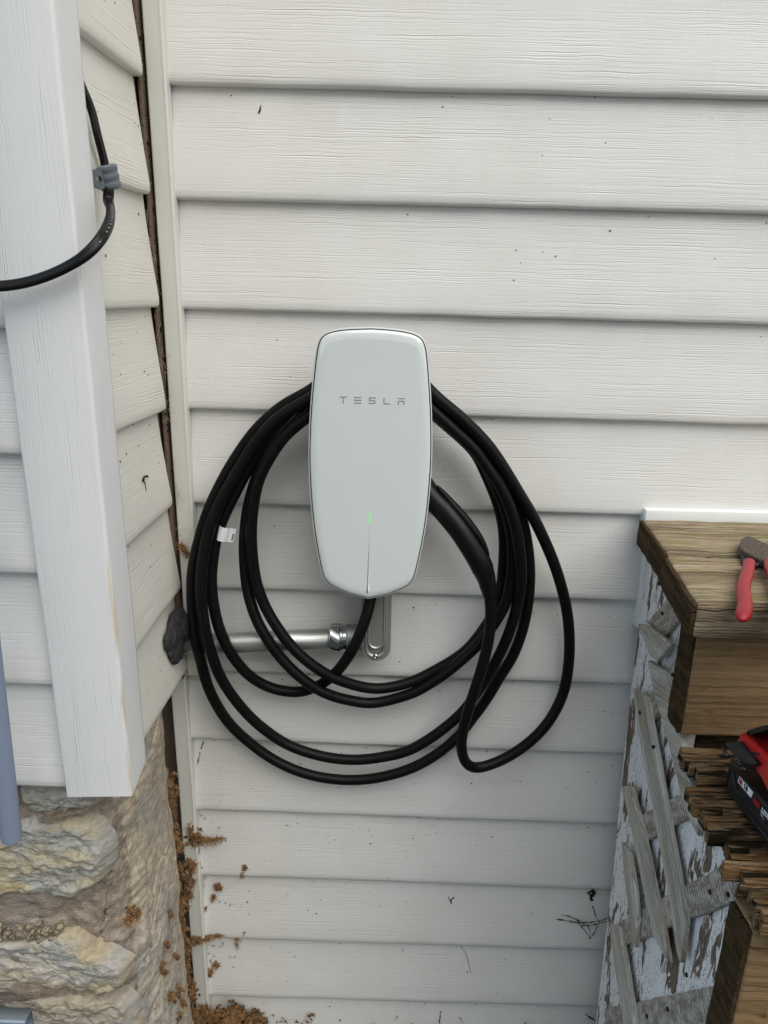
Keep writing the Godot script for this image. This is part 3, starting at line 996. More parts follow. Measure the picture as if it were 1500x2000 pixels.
func build_porch() -> void:
	var w := thing("porch_steps", "weathered wooden porch steps with a peeling white side panel", "steps", Vector3(0.6, 0, 0.25))
	# top step: two boards
	var b := plank(w, "tread_board", 0.3755, -0.073, -0.035, 0.022, 0.159, mats.tread, 1, -0.11)
	board_end(b, 0.3755, -0.073, -0.035, 0.022, 0.160, -0.11)
	b = plank(w, "tread_board", 0.3545, -0.074, -0.036, 0.1655, 0.306, mats.tread, 2, -0.14)
	board_end(b, 0.3545, -0.074, -0.036, 0.1655, 0.306, -0.14)
	b = plank(w, "riser_board", 0.3765, -0.224, -0.076, 0.213, 0.250, mats.riser, 3, 0.0, Vector3(0.0005, 0.0006, 0.0006), 0.003)
	board_end(b, 0.3765, -0.224, -0.076, 0.213, 0.250, 0.0)
	b = plank(w, "backing_board", 0.404, -0.42, -0.078, 0.196, 0.2095, mats.end_grain, 12, 0.0, Vector3.ZERO, 0.002)
	# second step: rotten boards
	rotten_board(w, 0.376, -0.241, 0.247, 0.302, 4, 0.003, "narrow rotten board against the brown riser")
	rotten_board(w, 0.356, -0.243, 0.305, 0.388, 5, 0.006, "rotten tread board under the tool battery")
	rotten_board(w, 0.355, -0.244, 0.391, 0.486, 6, 0.010, "most decayed board at the front of the lower tread")
	var st: SurfaceTool
	for k in 4:
		var y1 := -0.287 - 0.178 * k
		b = plank(w, "riser_board", 0.372, y1 - 0.175, y1, 0.417, 0.455, mats.riser, 8 + k, 0.0, Vector3(0.0008, 0.0008, 0.0008), 0.004)
		board_end(b, 0.372, y1 - 0.175, y1, 0.417, 0.455, 0.0)
	# side panel
	st = begin()
	slab(st, PackedVector2Array([Vector2(0.018, BASE - 0.075), Vector2(0.022, BASE - 0.30), Vector2(0.034, BASE - 0.45), Vector2(0.052, BASE - 0.60), Vector2(0.062, BASE - 0.78), Vector2(0.078, 0.0), Vector2(0.417, 0.0), Vector2(0.417, BASE - 0.279), Vector2(0.212, BASE - 0.279), Vector2(0.212, BASE - 0.075)]), [Vector2(0, -0.012), Vector2(0, 0.0)], Transform3D(Basis(Vector3.BACK, Vector3.UP, Vector3.LEFT), Vector3(0.4, 0, 0)))
	var pn := obj("side_panel", done(st), mats.panel, w)
	pn.set_meta("label", "plywood side panel with peeling white paint")
	# lattice: inner slats rise towards the front, outer ones fall
	slat(w, PackedVector2Array([Vector2(0.0613, 0.8573), Vector2(0.1365, 0.9399), Vector2(0.1725, 0.9233), Vector2(0.1235, 0.8656)]), 0.393, 0.0065, mats.slat_ribbed, 1)
	slat(w, PackedVector2Array([Vector2(0.0804, 0.7402), Vector2(0.1747, 0.8695), Vector2(0.2032, 0.8495), Vector2(0.1233, 0.7388)]), 0.393, 0.0065, mats.slat_ribbed, 2)
	slat(w, PackedVector2Array([Vector2(0.1067, 0.5666), Vector2(0.2481, 0.729), Vector2(0.2736, 0.7178), Vector2(0.1432, 0.5548)]), 0.393, 0.0065, mats.slat_ribbed, 3)
	slat(w, PackedVector2Array([Vector2(0.113, 0.386), Vector2(0.3633, 0.7359), Vector2(0.3984, 0.7257), Vector2(0.1382, 0.3678)]), 0.393, 0.0065, mats.slat_ribbed, 4)
	slat(w, PackedVector2Array([Vector2(0.1109, 0.2108), Vector2(0.4097, 0.6303), Vector2(0.4326, 0.61), Vector2(0.1418, 0.1764)]), 0.393, 0.0065, mats.slat_ribbed, 5)
	slat(w, PackedVector2Array([Vector2(0.0629, 0.7547), Vector2(0.1115, 0.7706), Vector2(0.1688, 0.7247), Vector2(0.2302, 0.6733), Vector2(0.2837, 0.6283), Vector2(0.3127, 0.6006), Vector2(0.3174, 0.5466), Vector2(0.3082, 0.55), Vector2(0.2522, 0.6011), Vector2(0.2097, 0.6323), Vector2(0.1693, 0.6622), Vector2(0.1104, 0.7073)]), 0.386, 0.007, mats.slat, 6)
	slat(w, PackedVector2Array([Vector2(0.1007, 0.8202), Vector2(0.1579, 0.8365), Vector2(0.1945, 0.8089), Vector2(0.233, 0.7849), Vector2(0.2486, 0.7682), Vector2(0.2751, 0.7537), Vector2(0.293, 0.7406), Vector2(0.3052, 0.7153), Vector2(0.2814, 0.717), Vector2(0.2569, 0.7251), Vector2(0.2161, 0.7514), Vector2(0.1677, 0.777), Vector2(0.1319, 0.7961)]), 0.386, 0.007, mats.slat, 7)
	slat(w, PackedVector2Array([Vector2(0.0714, 0.5973), Vector2(0.1011, 0.6206), Vector2(0.1556, 0.6014), Vector2(0.2006, 0.5754), Vector2(0.2362, 0.553), Vector2(0.2639, 0.5376), Vector2(0.2901, 0.5147), Vector2(0.2418, 0.5034), Vector2(0.2108, 0.5227), Vector2(0.1595, 0.552), Vector2(0.1136, 0.5767)]), 0.386, 0.007, mats.slat, 8)
	slat(w, PackedVector2Array([Vector2(0.1027, 0.5241), Vector2(0.1335, 0.5315), Vector2(0.1714, 0.5042), Vector2(0.1899, 0.4791), Vector2(0.1984, 0.4347), Vector2(0.1886, 0.4255), Vector2(0.1561, 0.4616), Vector2(0.1244, 0.4939)]), 0.386, 0.006, mats.slat, 9)
	slat(w, PackedVector2Array([Vector2(0.1006, 0.3703), Vector2(0.135, 0.4036), Vector2(0.1742, 0.3791), Vector2(0.2118, 0.3541), Vector2(0.2394, 0.329), Vector2(0.2126, 0.2929), Vector2(0.1636, 0.3181), Vector2(0.1272, 0.3442)]), 0.386, 0.007, mats.slat, 10)
	# the broken end that has turned away from the panel
	st = begin()
	slab(st, PackedVector2Array([Vector2(0.0593, 0.8545), Vector2(0.0907, 0.8667), Vector2(0.1742, 0.8828), Vector2(0.1415, 0.8418), Vector2(0.1149, 0.8354)]), [Vector2(0, -0.006), Vector2(0, -0.001), Vector2(0.001, 0)], Transform3D(Basis(Vector3.BACK, Vector3.UP, Vector3.LEFT), Vector3(0.382, 0, 0)))
	obj("broken_slat_end", done(st), mats.slat, w)
	for p in [Vector3(0.3925, 0.8949, 0.112), Vector3(0.3925, 0.8382, 0.1692), Vector3(0.3855, 0.7414, 0.1031), Vector3(0.3855, 0.7279, 0.1614), Vector3(0.3925, 0.6728, 0.3404), Vector3(0.3925, 0.7025, 0.3731), Vector3(0.3925, 0.3772, 0.2512), Vector3(0.3925, 0.4501, 0.2982), Vector3(0.3925, 0.5953, 0.4026), Vector3(0.3995, 0.523, 0.3128), Vector3(0.3995, 0.919, 0.0696)]:
		nail(w, p)

# ---------- wall charger ----------
const CHARGER := Vector3(0.0094, 1.0733, 0.0)

func face_height(q: Vector2, edge: float) -> float:
	# how far the glass stands forward: rolled over at the edge, nearly flat within
	var k := clampf(edge / 0.011, 0.0, 1.0)
	var dome := 0.0014 * (1.0 - pow(q.x / 0.078, 2.0) - 0.5 * pow(q.y / 0.173, 2.0))
	return 0.1022 + 0.0036 * sqrt(1.0 - (1.0 - k) * (1.0 - k)) + dome

func build_charger() -> void:
	var w := thing("wall_charger", "white glass-fronted car charger with a green light, mounted on siding", "car charger", CHARGER)
	var half := spline([Vector3(0, 0.173, 0), Vector3(0.0264, 0.1716, 0), Vector3(0.0439, 0.1691, 0), Vector3(0.0542, 0.1657, 0), Vector3(0.061, 0.1603, 0), Vector3(0.0647, 0.1524, 0), Vector3(0.067, 0.1416, 0), Vector3(0.0698, 0.1197, 0), Vector3(0.0734, 0.0846, 0), Vector3(0.0758, 0.0494, 0), Vector3(0.0769, 0.0142, 0), Vector3(0.076, -0.0211, 0), Vector3(0.0738, -0.0563, 0), Vector3(0.07, -0.0913, 0), Vector3(0.065, -0.1218, 0), Vector3(0.062, -0.1369, 0), Vector3(0.0583, -0.1472, 0), Vector3(0.0495, -0.1567, 0), Vector3(0.0257, -0.1678, 0), Vector3(0, -0.1741, 0)], 0.004)
	var ring := PackedVector2Array()
	# counter-clockwise from the top: the left half mirrors the right one
	for i in range(half.size() - 1, -1, -1):
		ring.append(Vector2(half[i].x, half[i].y))
	for i in range(1, half.size() - 1):
		ring.append(Vector2(-half[i].x, half[i].y))
	var xf := Transform3D(Basis(), CHARGER)
	var st := begin()
	slab(st, ring, [Vector2(0.016, 0.070), Vector2(0.006, 0.073), Vector2(0.0015, 0.080), Vector2(0.0, 0.086), Vector2(0.0, 0.1008), Vector2(0.0004, 0.1018), Vector2(0.0013, 0.1022), Vector2(0.0014, 0.0995)], xf, 3)
	obj("housing", done(st), mats.shell, w)
	st = begin()
	slab(st, ring, [Vector2(0.0013, 0.099), Vector2(0.0013, 0.1008), Vector2(0.0030, 0.1008), Vector2(0.0030, 0.099)], xf, 0)
	obj("gasket", done(st), mats.gasket, w)
	# the glass: rings that shrink towards the middle
	st = begin()
	var n := ring.size()
	var edges := [0.0, 0.0004, 0.0010, 0.002, 0.0035, 0.005, 0.007, 0.009, 0.0115]
	var glass := inset(ring, 0.0026)
	var rows: Array = []
	var low := PackedVector3Array()
	for q in glass:
		low.append(CHARGER + Vector3(q.x, q.y, 0.099))
	rows.append(low)
	for e in edges:
		var row := PackedVector3Array()
		for q in inset(glass, e):
			row.append(CHARGER + Vector3(q.x, q.y, face_height(q, e)))
		rows.append(row)
	var inner := inset(glass, 0.0115)
	for k in range(1, 9):
		var row := PackedVector3Array()
		for q in inner:
			var p := q.lerp(Vector2(0, clampf(q.y, -0.09, 0.09)), k / 8.0)
			row.append(CHARGER + Vector3(p.x, p.y, face_height(p, 0.02)))
		rows.append(row)
	for j in rows.size() - 1:
		for i in n:
			var k := (i + 1) % n
			tri(st, rows[j][i], rows[j][k], rows[j + 1][k])
			tri(st, rows[j][i], rows[j + 1][k], rows[j + 1][i])
	# the middle seam, top and bottom
	obj("glass_face", done(st), mats.glass, w)
	# the body behind, that the cable is wound on
	st = begin()
	var body := PackedVector2Array()
	for i in 48:
		var a := TAU * i / 48
		var d := Vector2(cos(a), sin(a))
		var k := pow(pow(absf(d.x), 4.0) + pow(absf(d.y), 4.0), -0.25)
		body.append(Vector2(d.x * k * 0.046, -0.035 + d.y * k * 0.105))
	slab(st, body, [Vector2(0, 0.010), Vector2(0, 0.0735)], xf)
	obj("body", done(st), mats.shell, w)
	# lettering: strokes in thousandths of a metre, each letter its own piece
	var c0: Vector3 = Vector3(0.011, 1.1611, 0.1078)
	var letters := [
		[Vector2(-3.9, 3.4), Vector2(3.9, 3.4), null, Vector2(0, 2.4), Vector2(0, -3.9)],
		[Vector2(-3.8, 3.4), Vector2(3.9, 3.4), null, Vector2(-3.8, 0), Vector2(3.9, 0), null, Vector2(-3.8, -3.4), Vector2(3.9, -3.4)],
		[Vector2(3.9, 3.4), Vector2(-3.4, 3.4), Vector2(-3.4, 0), Vector2(3.4, 0), Vector2(3.4, -3.4), Vector2(-3.9, -3.4)],
		[Vector2(-3.3, 3.9), Vector2(-3.3, -3.4), Vector2(3.9, -3.4)],
		[Vector2(-3.4, 3.4), Vector2(3.9, 3.4), null, Vector2(-3.4, -3.9), Vector2(-3.4, 0.2), Vector2(3.4, 0.2), Vector2(3.4, -3.9)]]
	for k in 5:
		st = begin()
		var at := c0 + Vector3((k - 2) * 0.01745, -0.0001 * k, 0)
		var L: Array = letters[k]
		for i in L.size() - 1:
			if L[i] == null or L[i + 1] == null:
				continue
			var a: Vector2 = L[i] * 0.00098
			var b: Vector2 = L[i + 1] * 0.00098
			var d := (b - a).normalized()
			var m := (a + b) / 2
			var q := Vector2(at.x + m.x - CHARGER.x, at.y + m.y - CHARGER.y)
			var z := face_height(q, 0.02)
			rbox(st, Transform3D(Basis(Vector3.BACK, d.angle()), Vector3(at.x + m.x, at.y + m.y, z + 0.00004)), Vector3(a.distance_to(b) + 0.00105, 0.00115, 0.0003), 0.00003, Vector3i(1, 1, 1))
		obj("letter", done(st), mats.letter, w)
	# status light and the fine line under it
	var p0: Vector3 = Vector3(0.0098, 1.0212, 0.1072)
	var p1: Vector3 = Vector3(0.0102, 1.0063, 0.1072)
	var p2: Vector3 = Vector3(0.0122, 0.9349, 0.1072)
	st = begin()
	rbox(st, Transform3D(Basis(), Vector3(p0.x, (p0.y + p1.y) / 2, face_height(Vector2(p0.x - CHARGER.x, p0.y - CHARGER.y), 0.02) + 0.0001)), Vector3(0.0014, p0.y - p1.y, 0.0006), 0.0003)
	var green := mat(Color(0.05, 0.45, 0.15), 0.4)
	green.emission_enabled = true
	green.emission = Color(0.12, 1.0, 0.36)
	green.emission_energy_multiplier = 0.5
	obj("status_light", done(st), green, w)
	st = begin()
	sheet(st, 1, 12, func(u: float, v: float) -> Vector3:
		var y := lerpf(p2.y, p1.y - 0.0004, v)
		var x := p0.x + (u - 0.5) * 0.00055
		return Vector3(x, y, face_height(Vector2(x - CHARGER.x, y - CHARGER.y), 0.02) + 0.00009), flat_uv)
	obj("light_line", done(st), mats.hairline, w)

# ---------- charging cable ----------
func build_cable() -> void:
	var w := thing("charging_cable", "thick black charging cable wound in loops round the white charger", "cable", Vector3(0.0, 0.95, 0.05))
	var pts := [Vector3(0.0133, 0.8953, 0.058), Vector3(0.011, 0.8819, 0.066), Vector3(0.0086, 0.8693, 0.072), Vector3(0.0021, 0.8484, 0.077), Vector3(-0.0096, 0.8173, 0.078), Vector3(-0.0274, 0.7805, 0.067), Vector3(-0.0492, 0.7481, 0.052), Vector3(-0.0752, 0.7262, 0.042), Vector3(-0.0998, 0.719, 0.04), Vector3(-0.1334, 0.726, 0.042), Vector3(-0.1613, 0.7484, 0.05), Vector3(-0.1801, 0.7799, 0.06), Vector3(-0.1937, 0.8154, 0.067), Vector3(-0.202, 0.8471, 0.068), Vector3(-0.2063, 0.8813, 0.067), Vector3(-0.207, 0.9104, 0.064), Vector3(-0.2018, 0.95, 0.06), Vector3(-0.192, 0.9848, 0.056), Vector3(-0.1713, 1.0276, 0.051), Vector3(-0.1513, 1.0639, 0.045), Vector3(-0.121, 1.1025, 0.037), Vector3(-0.072, 1.1405, 0.034), Vector3(-0.0364, 1.1646, 0.034), Vector3(0.0081, 1.1775, 0.034), Vector3(0.057, 1.1602, 0.034), Vector3(0.0998, 1.1263, 0.034), Vector3(0.1445, 1.0875, 0.033), Vector3(0.1634, 1.0545, 0.034), Vector3(0.1778, 1.0242, 0.034), Vector3(0.1891, 0.9903, 0.034), Vector3(0.1944, 0.954, 0.034), Vector3(0.1949, 0.9059, 0.034), Vector3(0.1912, 0.8651, 0.034), Vector3(0.1706, 0.822, 0.034), Vector3(0.1466, 0.7884, 0.034), Vector3(0.1082, 0.7608, 0.036), Vector3(0.0698, 0.742, 0.042), Vector3(0.0274, 0.734, 0.048), Vector3(-0.0044, 0.7419, 0.056), Vector3(-0.0405, 0.7607, 0.066), Vector3(-0.071, 0.7843, 0.072), Vector3(-0.0973, 0.8107, 0.072), Vector3(-0.1184, 0.8405, 0.07), Vector3(-0.1345, 0.8696, 0.067), Vector3(-0.1456, 0.9055, 0.066), Vector3(-0.1497, 0.9485, 0.066), Vector3(-0.1491, 0.9863, 0.066), Vector3(-0.1445, 1.0205, 0.066), Vector3(-0.1368, 1.05, 0.066), Vector3(-0.122, 1.0784, 0.066), Vector3(-0.1022, 1.1069, 0.065), Vector3(-0.0744, 1.1312, 0.064), Vector3(-0.0342, 1.1614, 0.06), Vector3(0.0089, 1.1714, 0.054), Vector3(0.0501, 1.1653, 0.05), Vector3(0.0904, 1.1401, 0.05), Vector3(0.1421, 1.0991, 0.05), Vector3(0.1767, 1.0399, 0.05), Vector3(0.1911, 1.0084, 0.05), Vector3(0.2004, 0.9753, 0.05), Vector3(0.2044, 0.9392, 0.05), Vector3(0.2042, 0.9128, 0.05), Vector3(0.2003, 0.8781, 0.05), Vector3(0.1874, 0.8472, 0.05), Vector3(0.1691, 0.8163, 0.05), Vector3(0.1502, 0.7925, 0.049), Vector3(0.121, 0.7616, 0.047), Vector3(0.0959, 0.7409, 0.046), Vector3(0.0703, 0.7249, 0.046), Vector3(0.0203, 0.7093, 0.047), Vector3(-0.017, 0.7161, 0.053), Vector3(-0.0535, 0.733, 0.062), Vector3(-0.0865, 0.7598, 0.067), Vector3(-0.115, 0.7914, 0.067), Vector3(-0.1358, 0.8251, 0.067), Vector3(-0.15, 0.8541, 0.063), Vector3(-0.1597, 0.8903, 0.058), Vector3(-0.1627, 0.9265, 0.054), Vector3(-0.1628, 0.9542, 0.052), Vector3(-0.159, 0.9892, 0.051), Vector3(-0.1525, 1.0193, 0.05), Vector3(-0.1399, 1.0554, 0.049), Vector3(-0.1194, 1.091, 0.048), Vector3(-0.0746, 1.1375, 0.046), Vector3(-0.0354, 1.1681, 0.046), Vector3(0.0086, 1.1819, 0.05), Vector3(0.0497, 1.1762, 0.06), Vector3(0.0895, 1.1419, 0.066), Vector3(0.122, 1.1138, 0.066), Vector3(0.1412, 1.097, 0.066), Vector3(0.1612, 1.0712, 0.066), Vector3(0.1787, 1.0471, 0.066), Vector3(0.1926, 1.0203, 0.066), Vector3(0.2031, 0.9905, 0.065), Vector3(0.2107, 0.9575, 0.063), Vector3(0.2163, 0.9172, 0.06), Vector3(0.2145, 0.8758, 0.056), Vector3(0.2081, 0.8353, 0.052), Vector3(0.1978, 0.8002, 0.05), Vector3(0.1832, 0.7603, 0.047), Vector3(0.165, 0.7225, 0.044), Vector3(0.1459, 0.6898, 0.041), Vector3(0.1126, 0.6532, 0.038), Vector3(0.0736, 0.6226, 0.036), Vector3(0.0349, 0.6094, 0.036), Vector3(-0.0096, 0.6023, 0.036), Vector3(-0.0567, 0.6062, 0.036), Vector3(-0.1079, 0.6249, 0.038), Vector3(-0.1479, 0.659, 0.044), Vector3(-0.1772, 0.7011, 0.054), Vector3(-0.1998, 0.7522, 0.066), Vector3(-0.2096, 0.8024, 0.078), Vector3(-0.2145, 0.8413, 0.084), Vector3(-0.2169, 0.887, 0.084), Vector3(-0.2158, 0.9174, 0.082), Vector3(-0.211, 0.949, 0.078), Vector3(-0.2043, 0.9795, 0.074), Vector3(-0.1929, 1.0084, 0.07), Vector3(-0.1767, 1.0388, 0.067), Vector3(-0.159, 1.0679, 0.066), Vector3(-0.1338, 1.1056, 0.066), Vector3(-0.1041, 1.1347, 0.066), Vector3(-0.068, 1.1563, 0.066), Vector3(-0.0339, 1.1811, 0.064), Vector3(0.0087, 1.1929, 0.058), Vector3(0.0528, 1.1831, 0.052), Vector3(0.0898, 1.1532, 0.05), Vector3(0.1273, 1.1257, 0.05), Vector3(0.1554, 1.0995, 0.05), Vector3(0.1776, 1.069, 0.049), Vector3(0.1953, 1.0417, 0.047), Vector3(0.2088, 1.0109, 0.045), Vector3(0.2212, 0.9731, 0.042), Vector3(0.2299, 0.9308, 0.04), Vector3(0.233, 0.8955, 0.038), Vector3(0.2327, 0.8586, 0.036), Vector3(0.2274, 0.818, 0.034), Vector3(0.2179, 0.7821, 0.032), Vector3(0.2037, 0.7517, 0.031), Vector3(0.1854, 0.7103, 0.03), Vector3(0.1659, 0.6763, 0.03), Vector3(0.1467, 0.6453, 0.03), Vector3(0.1146, 0.613, 0.032), Vector3(0.0747, 0.5873, 0.034), Vector3(0.0222, 0.5687, 0.034), Vector3(-0.0301, 0.5639, 0.034), Vector3(-0.0832, 0.5723, 0.034), Vector3(-0.1302, 0.5945, 0.035), Vector3(-0.1702, 0.629, 0.038), Vector3(-0.2007, 0.6717, 0.046), Vector3(-0.2206, 0.7264, 0.056), Vector3(-0.2289, 0.7805, 0.064), Vector3(-0.2338, 0.8281, 0.068), Vector3(-0.2347, 0.8839, 0.066), Vector3(-0.2323, 0.9202, 0.062), Vector3(-0.2218, 0.9628, 0.058), Vector3(-0.2083, 1.0025, 0.054), Vector3(-0.1892, 1.0413, 0.051), Vector3(-0.1689, 1.075, 0.05), Vector3(-0.1422, 1.111, 0.049), Vector3(-0.1093, 1.1412, 0.049), Vector3(-0.0685, 1.1652, 0.05), Vector3(-0.0349, 1.1913, 0.052), Vector3(0.0085, 1.2041, 0.056), Vector3(0.0523, 1.1955, 0.062), Vector3(0.0887, 1.1625, 0.066), Vector3(0.1255, 1.1336, 0.066), Vector3(0.1565, 1.1041, 0.066), Vector3(0.1753, 1.0802, 0.065), Vector3(0.1904, 1.0583, 0.063), Vector3(0.2067, 1.0336, 0.06), Vector3(0.2236, 1.0082, 0.056), Vector3(0.2413, 0.9771, 0.052), Vector3(0.2599, 0.94, 0.048), Vector3(0.2753, 0.9021, 0.045), Vector3(0.2875, 0.863, 0.042), Vector3(0.2953, 0.8232, 0.04), Vector3(0.299, 0.7822, 0.038), Vector3(0.298, 0.7405, 0.037), Vector3(0.2903, 0.7084, 0.038), Vector3(0.2747, 0.6752, 0.04), Vector3(0.2499, 0.6454, 0.043), Vector3(0.2186, 0.6229, 0.048), Vector3(0.1887, 0.6118, 0.054), Vector3(0.17, 0.6106, 0.058), Vector3(0.1552, 0.6237, 0.062), Vector3(0.148, 0.6519, 0.066), Vector3(0.1489, 0.685, 0.07), Vector3(0.1541, 0.72, 0.073), Vector3(0.1628, 0.7581, 0.074), Vector3(0.1701, 0.7923, 0.074), Vector3(0.1751, 0.8257, 0.074), Vector3(0.1767, 0.8561, 0.074), Vector3(0.175, 0.8828, 0.074), Vector3(0.1716, 0.9049, 0.073)]
	var line := smoothed(spline(pts, 0.005), 6)
	var st := begin()
	tube(st, line, func(_t: float) -> float: return 0.0078, 18)
	obj("cable", done(st), mats.rubber, w)
	# plug
	var hp := smoothed(spline([Vector3(0.0725, 1.0503, 0.046), Vector3(0.0879, 1.0298, 0.055), Vector3(0.1073, 1.0112, 0.062), Vector3(0.1276, 0.9887, 0.068), Vector3(0.1449, 0.964, 0.072), Vector3(0.1574, 0.9433, 0.074), Vector3(0.1662, 0.923, 0.074), Vector3(0.1707, 0.9068, 0.074), Vector3(0.1727, 0.8963, 0.074)], 0.003), 2)
	st = begin()
	tube(st, hp, func(t: float) -> float:
		if t > 0.90:
			return lerpf(0.0122, 0.0088, (t - 0.90) / 0.10)
		if t > 0.785:
			return lerpf(0.0150, 0.0122, (t - 0.785) / 0.115) - 0.0006
		return 0.0155 - 0.0006 * absf(t - 0.4) * 2.0, 28, 1.0)
	var plug := obj("plug_handle", done(st), mats.grip, w)
	st = begin()
	var seam := hp.slice(int(hp.size() * 0.27), int(hp.size() * 0.27) + 3)
	for k in seam.size():
		seam[k] += Vector3(0, 0, 0.0)
	tube(st, PackedVector3Array([seam[0], seam[0].lerp(seam[2], 0.12)]), func(_t: float) -> float: return 0.01575, 28)
	obj("seam", done(st), mats.gasket, plug)
	# the button strip along the outer edge
	st = begin()
	var strip := [Vector3(0.0958, 1.0454, 0.06), Vector3(0.1173, 1.0218, 0.066), Vector3(0.1389, 0.9982, 0.072), Vector3(0.1566, 0.9758, 0.076), Vector3(0.1678, 0.9553, 0.078)]
	tube(st, smoothed(spline(strip, 0.004), 2), func(t: float) -> float: return 0.0062 * sqrt(maxf(0.02, sin(PI * t))), 14)
	obj("button", done(st), mats.rubber, plug)
	# white label folded round one turn of the cable
	st = begin()
	var la := Vector3(-0.1893, 0.9719, 0.0585)
	var ax := (Vector3(-0.1867, 0.9821, 0.0585) - Vector3(-0.1932, 0.9608, 0.0585)).normalized()
	var side := ax.cross(Vector3.BACK).normalized()
	var fr := Basis(side, ax, side.cross(ax))
	sheet(st, 30, 2, func(u: float, v: float) -> Vector3:
		var y := (v - 0.5) * 0.0205
		if u < 0.62:
			var a := PI * 1.35 - u / 0.62 * PI * 1.27
			return la + fr * Vector3(cos(a) * 0.0086, y, sin(a) * 0.0086)
		var k := (u - 0.62) / 0.38
		return la + fr * Vector3(0.0083 + 0.0075 * k, y - 0.0006 * k, 0.0025 - 0.004 * k), flat_uv)
	var lab := obj("cable_label", done(st), mats.paper, w)
	lab.set_meta("label", "small white paper label wrapped round the cable")
	st = begin()
	for k in 4:
		rbox(st, Transform3D(fr, la + fr * Vector3(0.0138, -0.0055 + 0.0024 * k, 0.0004)), Vector3(0.0022, 0.0013, 0.0005), 0.0001)
	obj("print", done(st), mats.ink, lab)

# ---------- metal conduit ----------
func build_conduit() -> void:
	var w := thing("metal_conduit", "short galvanized conduit and elbow box running out of dark putty", "conduit", Vector3(0.0085, 0.8027, 0.03))
	var a: Vector3 = Vector3(-0.2633, 0.7949, 0.044)
	var b: Vector3 = Vector3(-0.041, 0.8108, 0.044)
	var st := begin()
	tube(st, PackedVector3Array([a, a.lerp(b, 0.3) + Vector3(0, -0.0012, 0), a.lerp(b, 0.6) + Vector3(0, -0.0004, 0), b]), func(_t: float) -> float: return 0.0148, 36)
	obj("pipe", done(st), mats.pipe, w)
	# compression fitting: hexagonal nut, ring, hub of the box
	var d := (b - a).normalized()
	var side := d.cross(Vector3.BACK).normalized()
	var fr := Transform3D(Basis(side, d, side.cross(d)), b)
	st = begin()
	var hex := PackedVector2Array()
	for k in 6:
		var q := Vector2.from_angle(TAU * k / 6.0 + 0.42) * 0.0215
		hex.append(q)
	var nutf := Transform3D(Basis(fr.basis.x, fr.basis.z * -1.0, fr.basis.y), b)
	slab(st, hex, [Vector2(0.0022, -0.0055), Vector2(0.0006, -0.0040), Vector2(0, -0.003), Vector2(0, 0.0095), Vector2(0.0012, 0.0108)], nutf)
	obj("nut", done(st), mats.zinc, w)
	st = begin()
	lathe(st, [Vector2(0.0155, 0.0100), Vector2(0.0185, 0.0102), Vector2(0.0192, 0.0115), Vector2(0.0192, 0.0135), Vector2(0.0178, 0.0146), Vector2(0.0178, 0.0166), Vector2(0.0190, 0.0172), Vector2(0.0190, 0.0190), Vector2(0.0150, 0.0195)], fr, 40)
	obj("ring", done(st), mats.zinc, w)
	st = begin()
	lathe(st, [Vector2(0.0140, 0.0185), Vector2(0.0192, 0.0190), Vector2(0.0196, 0.0215), Vector2(0.0190, 0.030), Vector2(0.0190, 0.0415)], fr, 40)
	var pill := func(cx: float, top: float, bot: float, r: float) -> PackedVector2Array:
		var o := PackedVector2Array()
		for k in 25:
			var g := PI + PI * k / 24.0
			o.append(Vector2(cx + cos(g) * r, bot + r + sin(g) * r))
		o.append(Vector2(cx + r, top))
		o.append(Vector2(cx - r, top))
		return o
	var cx := 0.0195
	var bot := BASE - 0.2455
	slab(st, pill.call(cx, BASE - 0.05, bot + 0.001, 0.0195), [Vector2(0.004, 0.012), Vector2(0.0, 0.016), Vector2(0, 0.056)], Transform3D.IDENTITY)
	obj("box", done(st), mats.cast, w)
	# cover plate: rim, pressed groove and raised field
	st = begin()
	slab(st, pill.call(cx, BASE - 0.055, bot, 0.0210), [Vector2(0, 0.0562), Vector2(0, 0.0582), Vector2(0.0006, 0.0588), Vector2(0.0052, 0.0588), Vector2(0.0062, 0.0600), Vector2(0.0074, 0.0608), Vector2(0.0088, 0.0600), Vector2(0.0096, 0.0592), Vector2(0.0102, 0.0590)], Transform3D.IDENTITY, 1)
	# field set higher than the screw end
	obj("cover_plate", done(st), mats.cover, w)
	st = begin()
	slab(st, pill.call(cx + 0.0005, BASE - 0.055, bot + 0.0195, 0.0125), [Vector2(0, 0.058), Vector2(0.0004, 0.0606), Vector2(0.0018, 0.0612), Vector2(0.0030, 0.0600), Vector2(0.0036, 0.0596)], Transform3D.IDENTITY)
	obj("pressed_panel", done(st), mats.cover, w)
	st = begin()
	var s0: Vector3 = Vector3(0.0193, 0.7919, 0.06)
	lathe(st, [Vector2(0.0006, 0.0012), Vector2(0.0012, 0.0016), Vector2(0.0030, 0.0022), Vector2(0.0040, 0.0010), Vector2(0.0042, -0.001)], Transform3D(Basis(Vector3.RIGHT, PI / 2), Vector3(s0.x, s0.y, 0.0592)), 20)
	obj("screw", done(st), mats.zinc, w)
	# putty that seals the hole in the wall
	st = begin()
	lump(st, Vector3(-0.263, 0.8192, 0.0568), Vector3(0.011, 0.034, 0.044), 26.0, 0.26, 48)
	lump(st, Vector3(-0.262, 0.7948, 0.0654), Vector3(0.008, 0.016, 0.022), 45.0, 0.35, 30)
	lump(st, Vector3(-0.254, 0.8215, 0.0447), Vector3(0.013, 0.020, 0.020), 45.0, 0.3, 30)
	var pt := obj("sealing_putty", done(st), mats.putty)
	tag(pt, "dark grey putty lump sealing the conduit into the side wall", "putty")

